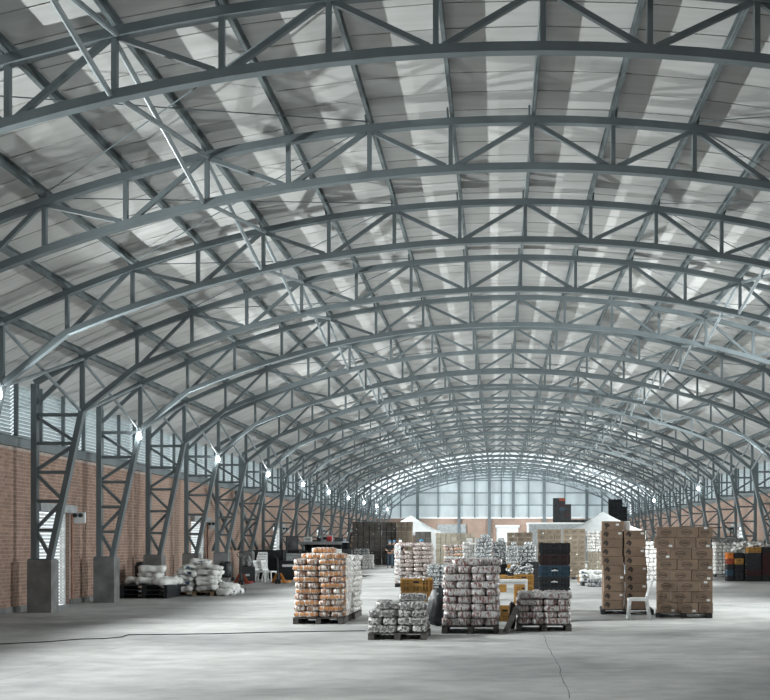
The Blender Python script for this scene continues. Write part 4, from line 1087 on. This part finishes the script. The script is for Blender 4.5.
# ------------------------------------------------------------------ right side: crates and bulk stack
YR = 38.3
def tower(xa, xb_, Y, cols, label, hh=.232):
    x0, x1_ = px(xa, Y), px(xb_, Y); wd = x1_ - x0
    nm = {'orange': 'orange', 'rust': 'rust red', 'dark': 'black', 'charcoal': 'charcoal', 'yellow': 'yellow', 'maroon': 'dark red', 'blue': 'blue'}
    pos = ['lowest', 'second lowest', 'third lowest', 'fourth up', 'fifth up', 'sixth up', 'seventh up']
    for i, m in enumerate(cols):
        crate(m, (x0 + x1_) / 2, Y + .25, i * hh, '%s crate, %s in the %s' % (nm[m], pos[i], label), w=round(wd - .05, 2), d=.42, h=hh)
tower(727, 734.5, YR, ['dark', 'blue', 'dark', 'rust', 'orange'], 'narrow orange-topped tower')
tower(735, 744.5, YR - .1, ['dark', 'dark', 'dark', 'yellow', 'dark'], 'tower with one yellow tier')
tower(747.5, 762, YR - .1, ['dark', 'maroon', 'charcoal', 'charcoal', 'charcoal', 'yellow'], 'yellow-topped crate tower')
tower(762.5, 777, YR - .1, ['dark', 'maroon', 'maroon', 'maroon', 'maroon', 'dark'], 'dark red crate tower')
tower(739, 750, YR + .55, ['dark', 'dark', 'dark', 'dark', 'charcoal'], 'black crate tower behind the yellow tier tower')
loose_packs(px(742, YR + .5), YR + .6, 1.20, 30, (.30, .30, .35), 'p_white', 'loose white pack heaped between the right wall crate towers', 'white packs between the crate towers', 1.5)
loose_packs(px(757, YR), YR + .2, 1.40, 26, (.25, .15, .16), 'p_white', 'loose white pack heaped on the yellow-topped crate tower', 'white packs on the yellow-topped tower', 1.5)
loose_packs(px(768, YR), YR + .2, 1.40, 10, (.2, .15, .06), 'p_white', 'loose white pack on the dark red crate tower', 'white packs on the dark red tower', 1.5)
YN = 43.0
pallet(px(731, YN), YN + .6, 1.50, 1.2, .12, 'dark', 'black pallet under the big white bulk stack')
bale_stack('bulk_white_bale', px(731, YN), YN, .12, 9, 'p_white', 'small white bale in the big bulk stack behind the crate towers', 'white bales of the bulk stack', L=.36, H=.165, halves=4, deep=2, W=.18)
o = MB(); vs = []
for j in range(9):
    for i in range(13): vs.append((-.76 + 1.52 * i / 12, -.12 + .95 * j / 8, R.uniform(-.05, .10) - (.18 if j == 0 else 0)))
o.add(vs, [(j * 13 + i, j * 13 + i + 1, (j + 1) * 13 + i + 1, (j + 1) * 13 + i) for j in range(8) for i in range(12)])
tag(o.build('net_cover', 'netting', None, (px(731, YN), YN, 1.72)), 'grey net thrown over the top of the white bulk stack', 'net')
def shelf(x, y, w, d, h, label):
    r = empty('storage_rack', (x, y, 0))
    for sx in (-1, 1):
        for sy in (-1, 1): MB().box(sx * w / 2 - .03, sx * w / 2 + .03, sy * d / 2 - .03, sy * d / 2 + .03, 0, h).build('upright', 'charcoal', r)
    for i in range(5): MB().box(-w / 2, w / 2, -d / 2, d / 2, .15 + i * (h - .2) / 4, .19 + i * (h - .2) / 4).build('shelf_board', 'dark', r)
    return tag(r, label, 'rack')
shelf(10.75, 47.6, 1.1, .6, 2.35, 'dark open storage rack behind the white bulk stack')

# ------------------------------------------------------------------ far background
# wall of dark cartons
YD = 66.
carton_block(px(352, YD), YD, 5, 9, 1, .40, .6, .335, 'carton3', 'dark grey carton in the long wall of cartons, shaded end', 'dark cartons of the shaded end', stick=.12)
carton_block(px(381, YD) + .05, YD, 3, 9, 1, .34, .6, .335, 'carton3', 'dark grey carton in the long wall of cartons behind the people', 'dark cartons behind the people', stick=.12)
carton_block(px(397.5, YD), YD - .5, 3, 9, 1, .36, .6, .335, 'carton2', 'dull carton at the end of the carton wall before the white tent', 'dull cartons before the white tent', stick=.12)
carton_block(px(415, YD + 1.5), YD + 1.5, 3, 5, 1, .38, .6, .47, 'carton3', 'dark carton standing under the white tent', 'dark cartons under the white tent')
bale_stack('grey_pack_bale', px(361, 57), 57, .0, 7, 'p_silver', 'grey bale in the stack before the shaded end of the carton wall', 'grey bales before the carton wall', L=.45, H=.17, deep=1)
bale_stack('grey_pack_bale', px(367.5, 56), 56, .0, 5, 'p_white', 'pale bale in the low stack before the carton wall', 'pale bales before the carton wall', L=.35, H=.17, deep=1)
def tent(x, y, hw, hd, eave, peak, m, label, legm='whitepaint'):
    r = empty('canopy_tent', (x, y, 0))
    def roof(n, eps):
        vs = []; fs = []
        per = []
        for (a, c) in (((-1, -1), (1, -1)), ((1, -1), (1, 1)), ((1, 1), (-1, 1)), ((-1, 1), (-1, -1))):
            for i in range(6): per.append((a[0] + (c[0] - a[0]) * i / 6, a[1] + (c[1] - a[1]) * i / 6))
        for j in range(n + 1):
            t = j / n
            for p in per: vs.append((p[0] * hw * (1 - t), p[1] * hd * (1 - t), eave + (peak - eave) * (t ** 1.25) + eps))
        q = len(per)
        for j in range(n):
            for i in range(q): fs.append((j * q + i, j * q + (i + 1) % q, (j + 1) * q + (i + 1) % q, (j + 1) * q + i))
        return vs, fs
    b = MB(); v, f = roof(6, 0); b.add(v, f); b.smooth = True; b.build('canopy', m, r)
    for s in (-1, 1):
        MB().box(-hw, hw, s * hd - .01, s * hd + .01, eave - .22, eave).build('valance', m, r)
        MB().box(s * hw - .01, s * hw + .01, -hd, hd, eave - .22, eave).build('valance', m, r)
        for s2 in (-1, 1): MB().box(s * (hw - .04) - .04, s * (hw - .04) + .04, s2 * (hd - .04) - .04, s2 * (hd - .04) + .04, 0, eave).build('leg', legm, r)
    return tag(r, label, 'tent')
YT = 71
t1 = tent(px(408, YT), YT + 2.4, 2.45, 2.4, 2.35, hz(515.5, YT + 2.4), 'canvas', 'white peaked canopy tent behind the carton wall')
MB().box(1.7, 2.4, -2.42, -2.38, 0, 2.2).build('side_curtain', 'canvas', t1)
YT2 = 50
tent(px(603, YT2 + 2), YT2 + 2, 2.05, 2.0, hz(531, YT2), hz(511.5, YT2 + 2), 'canvas2', 'grey peaked canopy tent behind the leafy cartons')
# white container with crates stacked on it
YC = 72
r = empty('shipping_container', (px(562, YC), YC + 1.3, 0)); Lc, hC = 2.6, hz(524, YC)
MB().box(-Lc, Lc, -1.2, 1.2, .1, hC).build('container_body', 'greypanel', r)
for i in range(26): MB().box(-Lc + .1 + i * .2, -Lc + .2 + i * .2, -1.23, -1.2, .2, hC - .1).build('corrugation', 'greypanel', r)
MB().box(-Lc - .05, Lc + .05, -1.25, 1.25, hC, hC + .12).build('roof_edge', 'whitepaint', r)
for sx in (-1, 1): MB().box(sx * Lc - .08, sx * Lc + .08, -1.25, -1.1, 0, hC).build('corner_post', 'whitepaint', r)
tag(r, 'pale grey container with crates stacked on its roof', 'container')
zc0 = hC + .12
for (cx_, cols) in ((556.5, ['dark'] * 7 + ['charcoal']), (562.5, ['dark', 'charcoal', 'dark', 'dark', 'blue', 'maroon', 'dark', 'rust']), (568.5, ['dark'] * 2 + ['maroon'] + ['dark'] * 3)):
    for i, m in enumerate(cols):
        crate(m, px(cx_, YC), YC + .6, zc0 + i * .235, 'dark crate high on the container roof' if m != 'rust' else 'rust red crate topping the stack on the container roof', 'dark crates on the container roof' if m != 'rust' else None, w=.45, h=.235)
for i in range(9): crate('dark', px(553 + i * 4.2, YC), YC + .5 + .3 * (i % 2), zc0 if i > 4 else zc0 + .0, 'black crate of the low row along the container roof', 'low crates on the container roof', w=.31, h=.20) if i > 4 else None
# dark crate towers beyond the grey tent
for i in range(4):
    for l in range(18 - 2 * (i == 3)):
        crate('dark', px(611.5 + 4.6 * i, 73.5), 74.0, l * .275, 'black crate in the high wall of crates beyond the grey tent', 'black crates beyond the grey tent', w=.34, h=.27)

# ------------------------------------------------------------------ people
def skinned(name, verts, edges, radii, m, parent=None, root=0, sub=2):
    me = bpy.data.meshes.new(name); me.from_pydata(verts, edges, []); o = bpy.data.objects.new(name, me); C.objects.link(o)
    md = o.modifiers.new('skin', 'SKIN'); md.use_smooth_shade = True
    for i, r_ in enumerate(radii):
        sv = me.skin_vertices[0].data[i]; sv.radius = (r_, r_) if not isinstance(r_, tuple) else r_; sv.use_root = (i == root)
    s2 = o.modifiers.new('sub', 'SUBSURF'); s2.levels = sub; s2.render_levels = sub
    dg = bpy.context.evaluated_depsgraph_get(); ev = o.evaluated_get(dg)
    nm = bpy.data.meshes.new_from_object(ev); bpy.data.objects.remove(o)
    nm.materials.clear(); nm.materials.append(M[m])
    for p in nm.polygons: p.use_smooth = True
    return ob(name, nm, parent)
class G:
    def __init__(s): s.v = []; s.e = []; s.r = []
    def p(s, co, r, a=None):
        s.v.append(co); s.r.append(r); i = len(s.v) - 1
        if a is not None: s.e.append((a, i))
        return i
def person(x, y, rz, label, pose='hold', capm='cap', shirt='shirt', trousers='jeans', hgt=1.72, maskm='mask'):
    g = G(); sh = G(); tr = G()
    pel = g.p((0, 0, .96), (.15, .11)); sp = g.p((0, 0, 1.14), (.13, .095), pel); chs = g.p((0, 0, 1.34), (.155, .105), sp)
    nk = g.p((0, .005, 1.47), .055, chs); hb_ = g.p((0, -.005, 1.555), (.062, .075), nk); hd = g.p((0, -.01, 1.635), (.075, .095), hb_); ht = g.p((0, .0, 1.70), (.055, .07), hd)
    g.p((0, -.125, 1.60), .014, hd)
    for s in (-1, 1): g.p((s * .085, .01, 1.615), .018, hd)
    spel = sh.p((0, 0, .93), (.165, .125)); ssp = sh.p((0, 0, 1.14), (.148, .112), spel); sch = sh.p((0, 0, 1.34), (.172, .12), ssp); sh.p((0, .004, 1.445), .075, sch)
    tp = tr.p((0, 0, .97), (.16, .122))
    for s in (-1, 1):
        so = g.p((s * .18, 0, 1.40), .062, chs)
        sso = sh.p((s * .185, 0, 1.40), .078, sch)
        if pose == 'hold':
            el, wr = (s * .255, .04, 1.13), (s * .12, -.24, 1.10); hdir = Vector((-s * .45, -.6, .05)).normalized()
        elif pose == 'point' and s > 0:
            el, wr = (s * .27, -.02, 1.14), (s * .20, -.25, 1.24); hdir = Vector((-.2, -.9, .2)).normalized()
        else:
            el, wr = (s * .24, .02, 1.12), (s * .25, -.05, .87); hdir = Vector((0, -.12, -1)).normalized()
        e1 = g.p(el, .045, so); w1 = g.p(wr, .030, e1)
        mid = tuple(.35 * a + .65 * c_ for a, c_ in zip((s * .185, 0, 1.40), el)); sh.p(mid, .066, sso)
        W = Vector(wr); side = hdir.cross(Vector((0, 0, 1))).normalized() if abs(hdir.z) < .9 else Vector((0, 1, 0)); dn = hdir.cross(side).normalized()
        pm = g.p(tuple(W + hdir * .05), (.036, .022), w1)
        for fi, ln in zip((-1.5, -.5, .5, 1.5), (.062, .078, .082, .070)):
            b0 = g.p(tuple(W + hdir * .088 + side * fi * .019), .0095, pm)
            b1 = g.p(tuple(W + hdir * (.088 + ln * .5) + side * fi * .020 + dn * .010), .0085, b0)
            g.p(tuple(W + hdir * (.088 + ln * .85) + side * fi * .020 + dn * .035), .0075, b1)
        t0 = g.p(tuple(W + hdir * .045 + side * .038 * (1 if s > 0 else -1)), .0105, pm); g.p(tuple(W + hdir * .085 + side * .055 * (1 if s > 0 else -1) + dn * .015), .009, t0)
        hp_ = g.p((s * .095, 0, .88), .088, pel); kn = g.p((s * .105, -.01 - .02 * s, .49), .058, hp_); an = g.p((s * .11, .02 - .03 * s, .09), .038, kn); g.p((s * .12, -.12 - .03 * s, .035), .033, an)
        th = tr.p((s * .098, 0, .87), .102, tp); tk = tr.p((s * .105, -.01 - .02 * s, .49), .075, th); tr.p((s * .11, .02 - .03 * s, .10), .062, tk)
    body = skinned('person', g.v, g.e, g.r, 'skin'); body.location = (x, y, 0); body.rotation_euler = (0, 0, rz); k = hgt / 1.76; body.scale = (k, k, k)
    skinned('shirt', sh.v, sh.e, sh.r, shirt, body); skinned('trousers', tr.v, tr.e, tr.r, trousers, body)
    for s in (-1, 1):
        me = pillow(.10, .27, .085, 5, 7, 4, 1, 0, .7, .0, 4); me.materials.append(M['blackm']); ob('shoe', me, body, (s * .115, -.06 - .03 * s, .042))
        MB().lathe([(.004, -.006), (.011, -.004), (.011, .004)], (s * .032, -.098, 1.645), 'Y', 8).build('eye', 'eye', body)
    hr = MB().lathe([(.088, 1.64), (.095, 1.68), (.085, 1.725), (.05, 1.755), (.01, 1.762)], (0, .012, 0), 'Z', 14)
    if capm == 'hair': hr.build('hair', 'hair', body)
    else:
        c_ = hr.build('cap', capm, body); MB().lathe([(.03, 1.658), (.105, 1.652), (.108, 1.66), (.03, 1.668)], (0, -.03, 0), 'Z', 14).build('brim', capm, c_)
        MB().lathe([(.07, 1.57), (.084, 1.60), (.086, 1.645)], (0, .022, 0), 'Z', 14).build('hair', 'hair', body)
    if maskm:
        me = pillow(.125, .06, .085, 6, 4, 5, 1, 0, .8, 0, 2); me.materials.append(M[maskm]); ob('face_mask', me, body, (0, -.085, 1.578))
    return tag(body, label, 'person')
pa = person(px(389.8, 58), 58, .15, 'person in blue cap, white mask, dark shirt and jeans holding a dark pad', 'hold')
o = MB().box(-.11, .11, -.006, .006, -.07, .07, Euler((-.9, 0, 0))).build('dark_pad', 'glass', None, (px(389.8, 58) + .04, 57.60, 1.13)); MB().box(-.095, .095, -.008, -.006, -.055, .055, Euler((-.9, 0, 0)), (0, 0, 0)).build('screen', 'eye', o); tag(o, 'dark pad held by a person in a blue cap', 'tablet')
person(px(394.3, 58.8), 58.8, -.2, 'person in blue cap half hidden behind the one with the pad', 'hang')
person(px(400.4, 55), 55, -.4, 'person with a pale cap standing behind the rice bales', 'hang', capm='mask')
person(px(421.7, 40), 40, .2, 'person in blue cap whose head shows above the rice bales', 'hang')
person(px(343.5, 47.5), 47.6, .3, 'person in blue cap and dark clothes among the black stage gear', 'hang', trousers='shirt', hgt=1.70)

# cable lying across the floor
pts = [fpt(x, y) for x, y in ((-60, 647), (0, 644.5), (50, 642), (80, 639.5), (105, 639), (122, 637.3), (128, 635.2), (160, 634.8), (215, 634.2), (270, 632.6), (330, 631.6), (366, 631.2))]
tag(MB().tube([(p[0], p[1], .008) for p in pts], .008, 6).build('floor_cable', 'rubber'), 'thin black cable lying across the concrete floor', 'cable')
